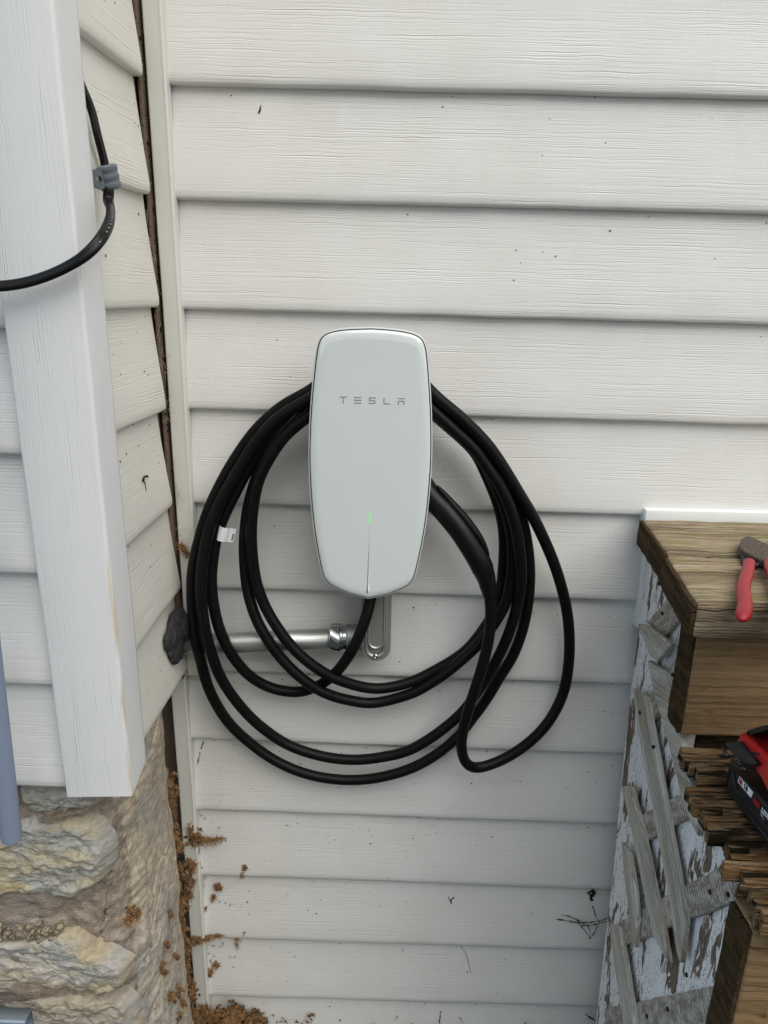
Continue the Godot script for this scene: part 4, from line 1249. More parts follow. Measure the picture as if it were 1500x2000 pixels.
# ---------- things on the left ----------
func ribbon(st: SurfaceTool, p: PackedVector3Array, face: Array, wide: float, thick: float) -> void:
	# a flat twin cable: two round cores joined; face gives the direction the flat side looks at along the way
	var n := p.size()
	var rings: Array = []
	for i in n:
		var d := (p[mini(i + 1, n - 1)] - p[maxi(i - 1, 0)]).normalized()
		var k := float(i) / (n - 1) * (face.size() - 1)
		var a: Vector3 = face[int(k)]
		var b: Vector3 = face[mini(int(k) + 1, face.size() - 1)]
		var up := a.lerp(b, smoothstep(0.0, 1.0, k - int(k))).normalized()
		var side := d.cross(up).normalized()
		up = side.cross(d)
		var ring := PackedVector3Array()
		for s in 25:
			var g := TAU * s / 24.0
			var y := sin(g) * thick * (1.0 - 0.22 * exp(-pow(cos(g) * 3.5, 2.0)))
			ring.append(p[i] + side * cos(g) * wide + up * y)
		rings.append(ring)
	for i in n - 1:
		for s in 24:
			tri(st, rings[i][s], rings[i + 1][s + 1], rings[i][s + 1])
			tri(st, rings[i][s], rings[i + 1][s], rings[i + 1][s + 1])

func build_left_things() -> void:
	var w := thing("flat_cable", "flat black cable curling from the side wall round the corner post", "cable", Vector3(-0.2314, 1.3487, 0.25))
	var pts := smoothed(spline([Vector3(-0.264, 1.4997, 0.2436), Vector3(-0.262, 1.4695, 0.2223), Vector3(-0.2585, 1.447, 0.2066), Vector3(-0.2555, 1.4254, 0.2047), Vector3(-0.2545, 1.4044, 0.1961), Vector3(-0.253, 1.3893, 0.1958), Vector3(-0.25, 1.376, 0.2013), Vector3(-0.2523, 1.3677, 0.2), Vector3(-0.2384, 1.3541, 0.232), Vector3(-0.2293, 1.3405, 0.262), Vector3(-0.2275, 1.3243, 0.29), Vector3(-0.239, 1.3097, 0.3), Vector3(-0.26, 1.2977, 0.302), Vector3(-0.2816, 1.2895, 0.302), Vector3(-0.3025, 1.2843, 0.303), Vector3(-0.3241, 1.2825, 0.306), Vector3(-0.352, 1.2866, 0.312)], 0.004), 3)
	var st := begin()
	ribbon(st, pts, [Vector3(1, 0, 0.05), Vector3(1, 0, 0.1), Vector3(1, 0, 0.2), Vector3(0.5, 0.3, 0.9), Vector3(0.9, 0.2, 0.5), Vector3(0.7, 0.5, 0.6), Vector3(0.2, 0.6, 0.9), Vector3(0, 0.5, 0.9), Vector3(0, 0.4, 0.9)], 0.0052, 0.0034)
	obj("cable", done(st), mats.grip, w)
	# the worn print along it: short pale dashes
	st = begin()
	var rng := RandomNumberGenerator.new()
	rng.seed = 15
	for k in range(int(pts.size() * 0.42), int(pts.size() * 0.72), 2):
		if rng.randf() < 0.45:
			continue
		var d := (pts[k + 1] - pts[k]).normalized()
		var up := Vector3(0.45, 0.35, 0.8).normalized()
		var side := d.cross(up).normalized()
		up = side.cross(d)
		rbox(st, Transform3D(Basis(d, side, up) , pts[k] + up * 0.0035 + side * -0.0016), Vector3(rng.randf_range(0.0006, 0.002), rng.randf_range(0.0008, 0.0014), 0.0003), 0.0001)
	obj("worn_print", done(st), mats.print, w)

	# clamp
	w = thing("cable_clamp", "small grey ribbed cable clamp with an empty screw hole", "clamp", Vector3(-0.25, 1.3867, 0.2039))
	st = begin()
	var c: Vector3 = Vector3(-0.2505, 1.3882, 0.1972)
	var down := (Vector3(-0.25, 1.3814, 0.1962) - Vector3(-0.25, 1.3953, 0.2019)).normalized()
	var out := Vector3(0.78, 0, 0.62).normalized()
	var side := down.cross(out).normalized()
	sheet(st, 28, 22, func(u: float, v: float) -> Vector3:
		var g := u * TAU
		var rib := 0.0010 * absf(sin(v * PI * 3.0))
		var y := (v - 0.5) * 0.0235
		var r := 1.0 if v > 0.01 and v < 0.99 else 0.62
		return c + down * -y + side * cos(g) * (0.0100 + rib) * r + out * sin(g) * (0.0068 + rib) * r, flat_uv)
	obj("sleeve", done(st), mats.grey_plastic, w)
	st = begin()
	# tab towards the post, with a hole through it
	var poly := PackedVector2Array([Vector2(0.004, -0.0095), Vector2(0.014, -0.0085), Vector2(0.0205, -0.0035), Vector2(0.0205, 0.006), Vector2(0.016, 0.010), Vector2(0.004, 0.0085)])
	var tabf := Transform3D(Basis(side * -1.0 if side.z < 0 else side, down * -1.0, out), c + out * 0.002)
	var hole := PackedVector2Array()
	for k in 20:
		hole.append(Vector2(0.0135, 0.0005) + Vector2.from_angle(-TAU * k / 20.0) * 0.0032)
	var ringed := ring_of(ccw(poly), hole)
	for q in ringed:
		tri(st, tabf * Vector3(q[0].x, q[0].y, 0.002), tabf * Vector3(q[1].x, q[1].y, 0.002), tabf * Vector3(q[2].x, q[2].y, 0.002))
		tri(st, tabf * Vector3(q[0].x, q[0].y, -0.002), tabf * Vector3(q[2].x, q[2].y, -0.002), tabf * Vector3(q[1].x, q[1].y, -0.002))
	st.set_smooth_group(4)
	for e in [ccw(poly), hole]:
		for k in e.size():
			var a: Vector2 = e[k]
			var b: Vector2 = e[(k + 1) % e.size()]
			tri(st, tabf * Vector3(a.x, a.y, -0.002), tabf * Vector3(b.x, b.y, -0.002), tabf * Vector3(b.x, b.y, 0.002))
			tri(st, tabf * Vector3(a.x, a.y, -0.002), tabf * Vector3(b.x, b.y, 0.002), tabf * Vector3(a.x, a.y, 0.002))
	obj("screw_tab", done(st), mats.grey_plastic, w)

	# plastic pipe that ends above the stones
	w = thing("plastic_pipe", "blue-grey plastic pipe ending open above the yellow stone", "pipe", Vector3(-0.3727, 0.6986, 0.325))
	var p0: Vector3 = Vector3(-0.3724, 0.6986, 0.325)
	var p1: Vector3 = Vector3(-0.3671, 0.8943, 0.322)
	var up := (p1 - p0).normalized()
	var fr := Basis(up.cross(Vector3.BACK).normalized(), up, Vector3.BACK)
	fr = fr.orthonormalized()
	st = begin()
	lathe(st, [Vector2(0.0080, 0.02), Vector2(0.0080, 0.0004), Vector2(0.0088, 0.0), Vector2(0.0103, 0.0005), Vector2(0.0106, 0.0015), Vector2(0.0106, 0.95)], Transform3D(fr, p0), 40)
	obj("pipe", done(st), mats.pvc, w)

	# folded metal channel at the bottom of the frame
	w = thing("metal_strut", "folded galvanized metal channel lying against the lowest stones", "metal channel", Vector3(-0.4142, 0.4154, 0.31))
	var e: Vector3 = Vector3(-0.3985, 0.4169, 0.3)
	var prof := PackedVector2Array([Vector2(0.0, 0.0), Vector2(0.0155, -0.0005), Vector2(0.0175, -0.0015), Vector2(0.0182, -0.0035), Vector2(0.0184, -0.007), Vector2(0.0176, -0.0072), Vector2(0.0170, -0.004), Vector2(0.0155, -0.0024), Vector2(0.0012, -0.0018), Vector2(0.0012, -0.034), Vector2(0.0170, -0.0345), Vector2(0.0170, -0.036), Vector2(0.0, -0.036)])
	st = begin()
	slab(st, prof, [Vector2(0, -0.5), Vector2(0, 0)], Transform3D(Basis(Vector3.BACK, Vector3.UP, Vector3.LEFT) * Basis(Vector3.UP, PI), Vector3.ZERO) * Transform3D.IDENTITY if false else Transform3D(Basis(Vector3.BACK, Vector3.UP, Vector3.LEFT), e + Vector3(-0.5, 0, 0)))
	obj("channel", done(st), mats.galvanized, w)

func ring_of(outer: PackedVector2Array, hole: PackedVector2Array) -> Array:
	# triangles between an outline and a hole in it
	var n := 40
	var mid := Vector2.ZERO
	for q in hole:
		mid += q
	mid /= hole.size()
	var o: Array = []
	var inner: Array = []
	for k in n:
		var d := Vector2.from_angle(TAU * k / n)
		var far := mid + d * 0.1
		var hit := far
		for i in outer.size():
			var x = Geometry2D.segment_intersects_segment(mid, far, outer[i], outer[(i + 1) % outer.size()])
			if x != null:
				hit = x
		o.append(hit)
		inner.append(mid + d * mid.distance_to(hole[0]))
	var out: Array = []
	for k in n:
		var j := (k + 1) % n
		out.append([o[k], o[j], inner[j]])
		out.append([o[k], inner[j], inner[k]])
	return out

# ---------- tools on the steps ----------
func build_tools() -> void:
	var top := BASE - 0.035
	var w := thing("pliers", "rusty cutting pliers with red grips lying on the upper step", "pliers", Vector3(0.4412, 1, 0.2162))
	var st := begin()
	slab(st, PackedVector2Array([Vector2(0.4533, 0.1539), Vector2(0.4657, 0.1324), Vector2(0.4771, 0.1198), Vector2(0.4837, 0.1193), Vector2(0.4861, 0.1327), Vector2(0.4903, 0.1492), Vector2(0.5001, 0.1539), Vector2(0.5139, 0.1565), Vector2(0.5007, 0.1871), Vector2(0.4818, 0.2066), Vector2(0.467, 0.2077), Vector2(0.458, 0.2051), Vector2(0.4522, 0.1958), Vector2(0.4485, 0.1826), Vector2(0.4482, 0.1704)]), [Vector2(0.0018, 0.0), Vector2(0.0, 0.0015), Vector2(0.0, 0.0085), Vector2(0.0006, 0.0098), Vector2(0.0018, 0.0104)], Transform3D(Basis(Vector3.RIGHT, Vector3.BACK, Vector3.UP), Vector3(0, top + 0.001, 0)))
	obj("jaw", done(st), mats.rust, w)
	st = begin()
	slab(st, PackedVector2Array([Vector2(0.4603, 0.1456), Vector2(0.4635, 0.1597), Vector2(0.4687, 0.1766), Vector2(0.4759, 0.1811), Vector2(0.4857, 0.1803), Vector2(0.4774, 0.199), Vector2(0.465, 0.2031), Vector2(0.4656, 0.1901), Vector2(0.4503, 0.2073), Vector2(0.4451, 0.2014), Vector2(0.4392, 0.1953)]), [Vector2(0.001, 0.0), Vector2(0, 0.001), Vector2(0, 0.0055), Vector2(0.001, 0.0066)], Transform3D(Basis(Vector3.RIGHT, Vector3.BACK, Vector3.UP), Vector3(0, top - 0.0002, 0)))
	obj("neck", done(st), mats.dark_steel, w)
	for k in 2:
		var line: Array = [Vector3(0.4398, 1.004, 0.2093), Vector3(0.4238, 1.004, 0.2397), Vector3(0.4048, 1.004, 0.2724), Vector3(0.3916, 1.004, 0.2997), Vector3(0.3803, 1.004, 0.3274), Vector3(0.3689, 1.004, 0.3488), Vector3(0.3612, 1.004, 0.3613)]
		if k == 1:
			line = [Vector3(0.4634, 1.004, 0.2075), Vector3(0.4523, 1.004, 0.2332), Vector3(0.4406, 1.004, 0.2671), Vector3(0.4284, 1.004, 0.2972), Vector3(0.4128, 1.004, 0.3288), Vector3(0.4032, 1.004, 0.3521), Vector3(0.3975, 1.004, 0.3686)]
		st = begin()
		tube(st, smoothed(spline(line, 0.003), 2), func(t: float) -> float: return 0.0062 * (0.88 + 0.14 * t) * clampf(sqrt((1.0 - t) * 14.0 + 0.02), 0.0, 1.0), 20, 1.15, Vector3.UP)
		obj("grip", done(st), mats.red_grip, w)
	# pivot nut
	st = begin()
	lathe(st, [Vector2(0.0002, 0.013), Vector2(0.006, 0.0126), Vector2(0.007, 0.0112), Vector2(0.007, 0.008)], Transform3D(Basis(), Vector3(0.4943, 1.006, 0.1791) + Vector3(0, -0.011, 0)), 24)
	obj("pivot", done(st), mats.dark_steel, w)

	# cordless drill, standing on its battery on the lower step
	w = thing("cordless_drill", "red and black cordless drill standing on its battery on the rotten step", "drill", Vector3(0.4058, 0.79, 0.3662))
	var fx := Transform3D(Basis(Vector3.BACK, Vector3.UP, Vector3.LEFT), Vector3(0.4, 0, 0))
	var deep := 0.078
	st = begin()
	slab(st, PackedVector2Array([Vector2(0.3207, 0.8131), Vector2(0.3276, 0.8202), Vector2(0.3555, 0.8238), Vector2(0.374, 0.8252), Vector2(0.4224, 0.8288), Vector2(0.4473, 0.831), Vector2(0.4601, 0.7948), Vector2(0.4343, 0.7954), Vector2(0.4074, 0.793), Vector2(0.3719, 0.7903), Vector2(0.3349, 0.7869), Vector2(0.3213, 0.7848), Vector2(0.3177, 0.7878)]), [Vector2(0.004, -deep), Vector2(0, -deep + 0.004), Vector2(0, -0.0035), Vector2(0.0012, -0.001), Vector2(0.0035, 0.0)], fx)
	var bat := obj("battery", done(st), mats.tool_black, w)
	st = begin()
	rbox(st, Transform3D(Basis(), Vector3(0.406, 0.7998, 0.3096) + Vector3(0.036, -0.010, -0.002)), Vector3(0.066, 0.040, 0.018), 0.004)
	obj("end_cap", done(st), mats.black_plastic, bat)
	st = begin()
	for line in [[Vector3(0.3992, 0.8181, 0.3289), Vector3(0.3992, 0.81, 0.333), Vector3(0.3992, 0.8043, 0.3409), Vector3(0.3992, 0.8076, 0.3737), Vector3(0.3992, 0.8121, 0.4209)], [Vector3(0.3992, 0.7964, 0.3285), Vector3(0.3992, 0.7953, 0.3384), Vector3(0.3992, 0.7979, 0.373), Vector3(0.3992, 0.8015, 0.4155)], [Vector3(0.3992, 0.8243, 0.3348), Vector3(0.3992, 0.8266, 0.3668), Vector3(0.3992, 0.8299, 0.4146)]]:
		tube(st, PackedVector3Array(line), func(_t: float) -> float: return 0.0009, 6)
	obj("ridge", done(st), mats.tool_black, bat)
	# printed plate and words
	var pa: Vector3 = Vector3(0.3985, 0.8211, 0.3415)
	var pb: Vector3 = Vector3(0.3985, 0.8237, 0.3688)
	var pc: Vector3 = Vector3(0.3985, 0.8163, 0.3678)
	var pd: Vector3 = Vector3(0.3985, 0.814, 0.3406)
	st = begin()
	slab(st, PackedVector2Array([Vector2(pa.z, pa.y), Vector2(pb.z, pb.y), Vector2(pc.z, pc.y), Vector2(pd.z, pd.y)]), [Vector2(0, 0), Vector2(0, 0.0008)], Transform3D(fx.basis, Vector3(0.3995, 0, 0)))
	obj("badge", done(st), mats.paper, bat)
	var along := (pb - pa).normalized()
	var rise := Vector3.LEFT.cross(along).normalized()
	if rise.y < 0:
		rise = -rise
	var tf := Basis(along, rise, Vector3.LEFT)
	var high := (pa - pd).dot(rise)
	writing(bat, "M", high * 0.82, tf, pd + along * 0.0022 + rise * high * 0.14 + Vector3(-0.0001, 0, 0), mats.red)
	writing(bat, "18", high * 0.82, tf, pd + along * 0.0118 + rise * high * 0.14 + Vector3(-0.0001, 0, 0), mats.ink)
	var q0: Vector3 = Vector3(0.3985, 0.8161, 0.3731)
	writing(bat, "RED", high * 0.62, tf, q0, mats.red)
	writing(bat, "LITHIUM", high * 0.62, tf, q0 + along * 0.0155, mats.paper)
	writing(bat, "XC", high * 0.62, tf, Vector3(0.3985, 0.8127, 0.3877), mats.print)
	# latch
	st = begin()
	slab(st, PackedVector2Array([Vector2(0.3132, 0.8401), Vector2(0.3185, 0.8456), Vector2(0.3378, 0.8597), Vector2(0.3745, 0.8615), Vector2(0.3731, 0.857), Vector2(0.3562, 0.8455), Vector2(0.3397, 0.8418), Vector2(0.3263, 0.8406)]), [Vector2(0.001, -0.084), Vector2(0, -0.083), Vector2(0, -0.0015), Vector2(0.0015, 0)], Transform3D(fx.basis, Vector3(0.392, 0, 0)))
	var latch := obj("latch", done(st), mats.black_plastic, w)
	st = begin()
	tube(st, PackedVector3Array([Vector3(0.391, 0.8377, 0.3152), Vector3(0.391, 0.8348, 0.3199), Vector3(0.391, 0.8347, 0.3283)]), func(_t: float) -> float: return 0.0020, 10)
	tube(st, PackedVector3Array([Vector3(0.391, 0.8357, 0.3373), Vector3(0.391, 0.8399, 0.3527), Vector3(0.391, 0.8453, 0.3638)]), func(_t: float) -> float: return 0.0020, 10)
	tube(st, PackedVector3Array([Vector3(0.39, 0.8403, 0.3402), Vector3(0.39, 0.8448, 0.3553)]), func(_t: float) -> float: return 0.0012, 8)
	obj("lip", done(st), mats.dark_steel, latch)
	# red foot of the housing
	st = begin()
	slab(st, PackedVector2Array([Vector2(0.3252, 0.8517), Vector2(0.3278, 0.8602), Vector2(0.3315, 0.8657), Vector2(0.3589, 0.87), Vector2(0.3827, 0.8734), Vector2(0.4336, 0.8803), Vector2(0.4455, 0.8466), Vector2(0.4118, 0.8443), Vector2(0.394, 0.8418), Vector2(0.3775, 0.8467), Vector2(0.3681, 0.8476), Vector2(0.3638, 0.8537)]), [Vector2(0.004, -0.084), Vector2(0, -0.08), Vector2(0, -0.003), Vector2(0.001, -0.0008), Vector2(0.003, 0)], Transform3D(fx.basis, Vector3(0.398, 0, 0)))
	var foot := obj("red_housing", done(st), mats.red, w)
	st = begin()
	rbox(st, Transform3D(Basis(Vector3.LEFT, 0.55), Vector3(0.3975, 0.8663, 0.3603) + Vector3(0, -0.004, 0)), Vector3(0.002, 0.0022, 0.018), 0.0008)
	obj("slot", done(st), mats.tool_black, foot)
	# black grip that rises out of the foot, and the body above it
	st = begin()
	slab(st, PackedVector2Array([Vector2(0.3243, 0.8616), Vector2(0.3268, 0.8669), Vector2(0.335, 0.8748), Vector2(0.3512, 0.8885), Vector2(0.3649, 0.9005), Vector2(0.3934, 0.9246), Vector2(0.4263, 0.9259), Vector2(0.4277, 0.8759), Vector2(0.3763, 0.8688), Vector2(0.3522, 0.8655)]), [Vector2(0.008, -0.076), Vector2(0.002, -0.071), Vector2(0, -0.066), Vector2(0, -0.008), Vector2(0.002, -0.003), Vector2(0.007, 0)], Transform3D(fx.basis, Vector3(0.402, 0, 0)))
	obj("grip_base", done(st), mats.tool_black, w)
	st = begin()
	tube(st, smoothed(spline([Vector3(0.427, BASE - 0.150, 0.392), Vector3(0.427, BASE - 0.10, 0.386), Vector3(0.427, BASE - 0.06, 0.384), Vector3(0.429, BASE - 0.03, 0.384)], 0.01), 2), func(t: float) -> float: return 0.0205 + 0.004 * absf(t - 0.5), 24, 0.84, Vector3.RIGHT)
	obj("grip", done(st), mats.tool_black, w)
	st = begin()
	var head := Transform3D(Basis(Vector3.RIGHT, -PI / 2), Vector3(0.4315, BASE - 0.026, 0.43))
	lathe(st, [Vector2(0.001, -0.155), Vector2(0.010, -0.155), Vector2(0.018, -0.145), Vector2(0.021, -0.10), Vector2(0.030, -0.09)], head, 32)
	obj("chuck", done(st), mats.tool_black, w)
	st = begin()
	lathe(st, [Vector2(0.028, -0.092), Vector2(0.034, -0.08), Vector2(0.0365, -0.04), Vector2(0.0365, 0.05), Vector2(0.034, 0.085), Vector2(0.028, 0.094), Vector2(0.001, 0.096)], head, 32)
	obj("body", done(st), mats.tool_black, w)

func writing(parent: Node, words: String, high: float, b: Basis, at: Vector3, m: Material) -> void:
	var t := TextMesh.new()
	var f := SystemFont.new()
	f.font_names = PackedStringArray(["Droid Sans"])
	f.font_weight = 700
	t.font = f
	t.text = words
	t.font_size = 64
	t.pixel_size = high / 46.0
	t.depth = 0.0004
	t.horizontal_alignment = HORIZONTAL_ALIGNMENT_LEFT
	t.vertical_alignment = VERTICAL_ALIGNMENT_BOTTOM
	var o := obj("letters", t, m, parent)
	o.transform = Transform3D(b, at - rise_of(b, high)  - base_of(parent))

func rise_of(b: Basis, high: float) -> Vector3:
	return b.y * high * 0.33

# ---------- dirt, nests and webs ----------
func brown(rng: RandomNumberGenerator) -> Callable:
	var s := rng.randf() * 100.0
	return func(p: Vector3, _u: float, _v: float) -> Color:
		var a := clampf(0.5 + 1.4 * nz.get_noise_3d(p.x * 60 + s, p.y * 60, p.z * 60), 0, 1)
		var b := clampf(0.5 + 1.5 * nz.get_noise_3d(p.x * 260, p.y * 260, p.z * 260 + s), 0, 1)
		var c := Vector3(0.10, 0.052, 0.026).lerp(Vector3(0.30, 0.165, 0.075), a).lerp(Vector3(0.44, 0.31, 0.18), b * 0.55)
		return Color(c.x, c.y, c.z)

func clump(called: String, label: String, group: String, lumps: Array, fibres: int, reach: float, seed_no: int, m: Material = null) -> void:
	# lumps: [place, size] pairs; fibres stick out of them
	var rng := RandomNumberGenerator.new()
	rng.seed = seed_no
	var w := thing(called, label, "debris", lumps[0][0], group)
	var st := begin()
	for l in lumps:
		var lb := Basis(Vector3.BACK, l[2] if l.size() > 2 else 0.0)
		if fibres == 0:
			lump(st, l[0], l[1], 60.0, 0.5, 26, lb, brown(rng))
			continue
		# a core and many crumbs packed round it
		lump(st, l[0], l[1] * 0.6, 110.0, 0.8, 14, lb, brown(rng))
		for c in (34 if lumps.size() < 20 else 9):
			var d := Vector3(rng.randfn(), rng.randfn(), rng.randfn())
			d = d.normalized() * rng.randf_range(0.5, 1.1)
			var s: float = minf(l[1].x, l[1].y) * rng.randf_range(0.08, 0.30)
			lump(st, l[0] + lb * (d * l[1]), Vector3(s, s * 0.8, s * 0.7), 260.0, 0.9, 7, Basis(Vector3.BACK, rng.randf() * 3.0), brown(rng))
	obj("crumbs", done(st), mats.foam if m == null else m, w)
	if fibres == 0:
		return
	st = begin()
	for k in fibres * 2:
		var l: Array = lumps[rng.randi() % lumps.size()]
		var d := Vector3(rng.randfn(), rng.randfn(), rng.randf() * 0.9).normalized()
		var b := Basis(Vector3.BACK, l[2] if l.size() > 2 else 0.0)
		var p: Vector3 = l[0] + b * (d * l[1] * 0.85)
		var t := (d + Vector3(rng.randfn(), rng.randfn(), rng.randfn() * 0.4) * 0.9).normalized()
		var ln := rng.randf_range(0.25, 1.0) * reach
		var q := p + t * ln * 0.5 + Vector3(rng.randfn(), rng.randfn(), 0) * ln * 0.12
		tube(st, PackedVector3Array([p, q, p + t * ln]), func(_t: float) -> float: return 0.00042, 4)
	var f := obj("fibres", done(st), mats.fibre, w)
	f.set_meta("kind", "stuff")

func build_debris() -> void:
	var many := "brown crumbs stuck to the siding and trim"
	clump("nest_clump", "brown fibrous clump with a spur pointing right along the siding", many, [[Vector3(-0.2702, 0.4331, 0.02), Vector3(0.014, 0.016, 0.010)], [Vector3(-0.2526, 0.4269, 0.018), Vector3(0.020, 0.006, 0.006), 0.05], [Vector3(-0.2329, 0.429, 0.016), Vector3(0.014, 0.003, 0.004), 0.15], [Vector3(-0.2741, 0.4521, 0.02), Vector3(0.007, 0.012, 0.007)]], 110, 0.009, 1)
	clump("nest_clump", "tall brown crumbly clump with white flecks beside the trim joint", many, [[Vector3(-0.278, 0.3811, 0.024), Vector3(0.010, 0.015, 0.009)], [Vector3(-0.2808, 0.3475, 0.024), Vector3(0.009, 0.016, 0.009)], [Vector3(-0.2851, 0.3197, 0.024), Vector3(0.006, 0.009, 0.006)], [Vector3(-0.272, 0.3719, 0.014), Vector3(0.006, 0.006, 0.006)]], 110, 0.008, 2)
	clump("nest_clump", "small brown tuft on the siding right of the tall crumbly clump", many, [[Vector3(-0.2401, 0.3216, 0.008), Vector3(0.007, 0.008, 0.004), 0.6], [Vector3(-0.2489, 0.3007, 0.008), Vector3(0.003, 0.008, 0.003), -0.3]], 40, 0.006, 3)
	clump("nest_clump", "thin upright brown streak of crumbs across a siding edge", many, [[Vector3(-0.1921, 0.37, 0.013), Vector3(0.004, 0.006, 0.004)], [Vector3(-0.1969, 0.355, 0.013), Vector3(0.003, 0.008, 0.003), -0.3]], 34, 0.005, 4)
	clump("mud_tube", "slanting brown mud tube bridging stone, trim and siding edge", "", [[Vector3(-0.2954, 0.2219, 0.036), Vector3(0.017, 0.006, 0.007), 0.42], [Vector3(-0.2767, 0.2282, 0.03), Vector3(0.012, 0.008, 0.008), 0.3], [Vector3(-0.263, 0.2232, 0.02), Vector3(0.017, 0.006, 0.007), 0.12], [Vector3(-0.2445, 0.2252, 0.016), Vector3(0.013, 0.004, 0.005), 0.18]], 70, 0.005, 5)
	clump("nest_clump", "brown fuzzy lump low on the siding beside the crushed trim foot", many, [[Vector3(-0.2676, 0.1356, 0.01), Vector3(0.010, 0.008, 0.006), 0.3], [Vector3(-0.2513, 0.1539, 0.01), Vector3(0.005, 0.005, 0.004)]] , 60, 0.007, 6)
	clump("nest_clump", "hooked brown twig crumbs under the mud tube's tip", many, [[Vector3(-0.2123, 0.2154, 0.012), Vector3(0.004, 0.003, 0.003)], [Vector3(-0.1982, 0.2307, 0.013), Vector3(0.002, 0.006, 0.002)], [Vector3(-0.213, 0.1972, 0.008), Vector3(0.0015, 0.006, 0.0015)]], 16, 0.006, 7)
	clump("nest_clump", "short brown smear beneath the small tuft", many, [[Vector3(-0.2652, 0.2737, 0.008), Vector3(0.003, 0.008, 0.002), -0.4]], 14, 0.004, 8)
	clump("nest_clump", "lone brown speck under the lowest cable loop", many, [[Vector3(-0.2265, 0.5061, 0.01), Vector3(0.004, 0.007, 0.003), -0.4]], 12, 0.003, 9)
	clump("nest_clump", "dark brown cocoon-like crumb high beside the lower trim", many, [[Vector3(-0.2597, 0.5049, 0.01), Vector3(0.0025, 0.005, 0.003)]], 6, 0.003, 10)
	clump("nest_clump", "brown wisps caught in the gap beside the upper trim's end", many, [[Vector3(-0.254, 0.9378, 0.03), Vector3(0.004, 0.007, 0.004), 0.5], [Vector3(-0.2496, 0.9291, 0.027), Vector3(0.003, 0.004, 0.002), 0.5]], 36, 0.008, 11)
	clump("bark_heap", "heap of brown shredded bark at the foot of the siding", "", [[Vector3(-0.2195, 0.0667, 0.035), Vector3(0.032, 0.016, 0.03)], [Vector3(-0.2443, 0.0469, 0.03), Vector3(0.03, 0.02, 0.03)], [Vector3(-0.1898, 0.0434, 0.03), Vector3(0.03, 0.018, 0.03)], [Vector3(-0.271, 0.0672, 0.028), Vector3(0.012, 0.012, 0.012)]], 260, 0.014, 12)
	# foam that fills the crevice between stone and trim
	var fg := "foam lumps in the crevice"
	clump("foam_lump", "smooth rust-brown foam bulge high in the crevice behind the trim", fg, [[Vector3(-0.2981, 0.5447, 0.06), Vector3(0.014, 0.046, 0.020), 0.10]], 0, 0.0, 21)
	clump("foam_lump", "dark brown foam lump halfway down the crevice", fg, [[Vector3(-0.2929, 0.3363, 0.068), Vector3(0.016, 0.040, 0.014), 0.1], [Vector3(-0.2907, 0.2945, 0.065), Vector3(0.009, 0.018, 0.012), 0.1]], 20, 0.005, 22)
	clump("foam_lump", "crumbling tan foam plug on the stone below the mud tube", fg, [[Vector3(-0.2867, 0.322, 0.125), Vector3(0.012, 0.022, 0.012), 0.0], [Vector3(-0.2954, 0.2875, 0.135), Vector3(0.010, 0.030, 0.012), 0.1], [Vector3(-0.2845, 0.3546, 0.12), Vector3(0.009, 0.016, 0.010)]], 50, 0.006, 23)
	clump("foam_lump", "large tongue of brown foam beside the crushed trim foot", fg, [[Vector3(-0.2804, 0.1693, 0.075), Vector3(0.016, 0.040, 0.014), 0.18], [Vector3(-0.2879, 0.2256, 0.078), Vector3(0.010, 0.026, 0.012), 0.1]], 30, 0.005, 24)
	clump("foam_lump", "ragged brown foam mass at the bottom of the stones", fg, [[Vector3(-0.2818, 0.2311, 0.135), Vector3(0.016, 0.034, 0.014), 0.1], [Vector3(-0.287, 0.2035, 0.145), Vector3(0.016, 0.02, 0.014)]], 60, 0.007, 25)
	clump("stone_smear", "brown smear of crumbs on the pale mortar", "", [[Vector3(-0.2704, 0.5406, 0.268), Vector3(0.010, 0.012, 0.003), 0.5], [Vector3(-0.2784, 0.5278, 0.27), Vector3(0.006, 0.006, 0.002)]], 50, 0.006, 26)
	# what has gathered in the crevice and along the wall's foot
	var litter: Array = []
	var lr := RandomNumberGenerator.new()
	lr.seed = 40
	var c0: Vector3 = Vector3(-0.2883, 0.5956, 0.06)
	var c1: Vector3 = Vector3(-0.289, 0.3437, 0.06)
	var c2: Vector3 = Vector3(-0.2803, 0.0669, 0.06)
	for k in 210:
		var t := pow(lr.randf(), 0.7)
		var p := c0.lerp(c1, t * 2.0) if t < 0.5 else c1.lerp(c2, t * 2.0 - 1.0)
		p += Vector3(lr.randf_range(-0.016, 0.007), lr.randf_range(-0.02, 0.02), lr.randf_range(-0.012, 0.020))
		litter.append([p, Vector3(lr.randf_range(0.003, 0.009), lr.randf_range(0.004, 0.015), lr.randf_range(0.003, 0.007)), lr.randf_range(-0.5, 0.5)])
	clump("crevice_litter", "rusty brown crumbs filling the crevice between stones and lower trim", "", litter, 420, 0.008, 41)
	litter = []
	for k in 60:
		var t := pow(lr.randf(), 0.7)
		var p: Vector3 = Vector3(-0.2789, 0.4084, 0.15).lerp(Vector3(-0.2734, 0.1926, 0.15), t) + Vector3(lr.randf_range(-0.020, 0.010), 0, lr.randf_range(-0.012, 0.022))
		litter.append([p, Vector3(lr.randf_range(0.004, 0.009), lr.randf_range(0.006, 0.014), lr.randf_range(0.003, 0.006)), lr.randf_range(-0.5, 0.5)])
	clump("stone_litter", "rusty brown crumbs caked on the stones' edge next to the crevice", "", litter, 160, 0.008, 43)
	litter = []
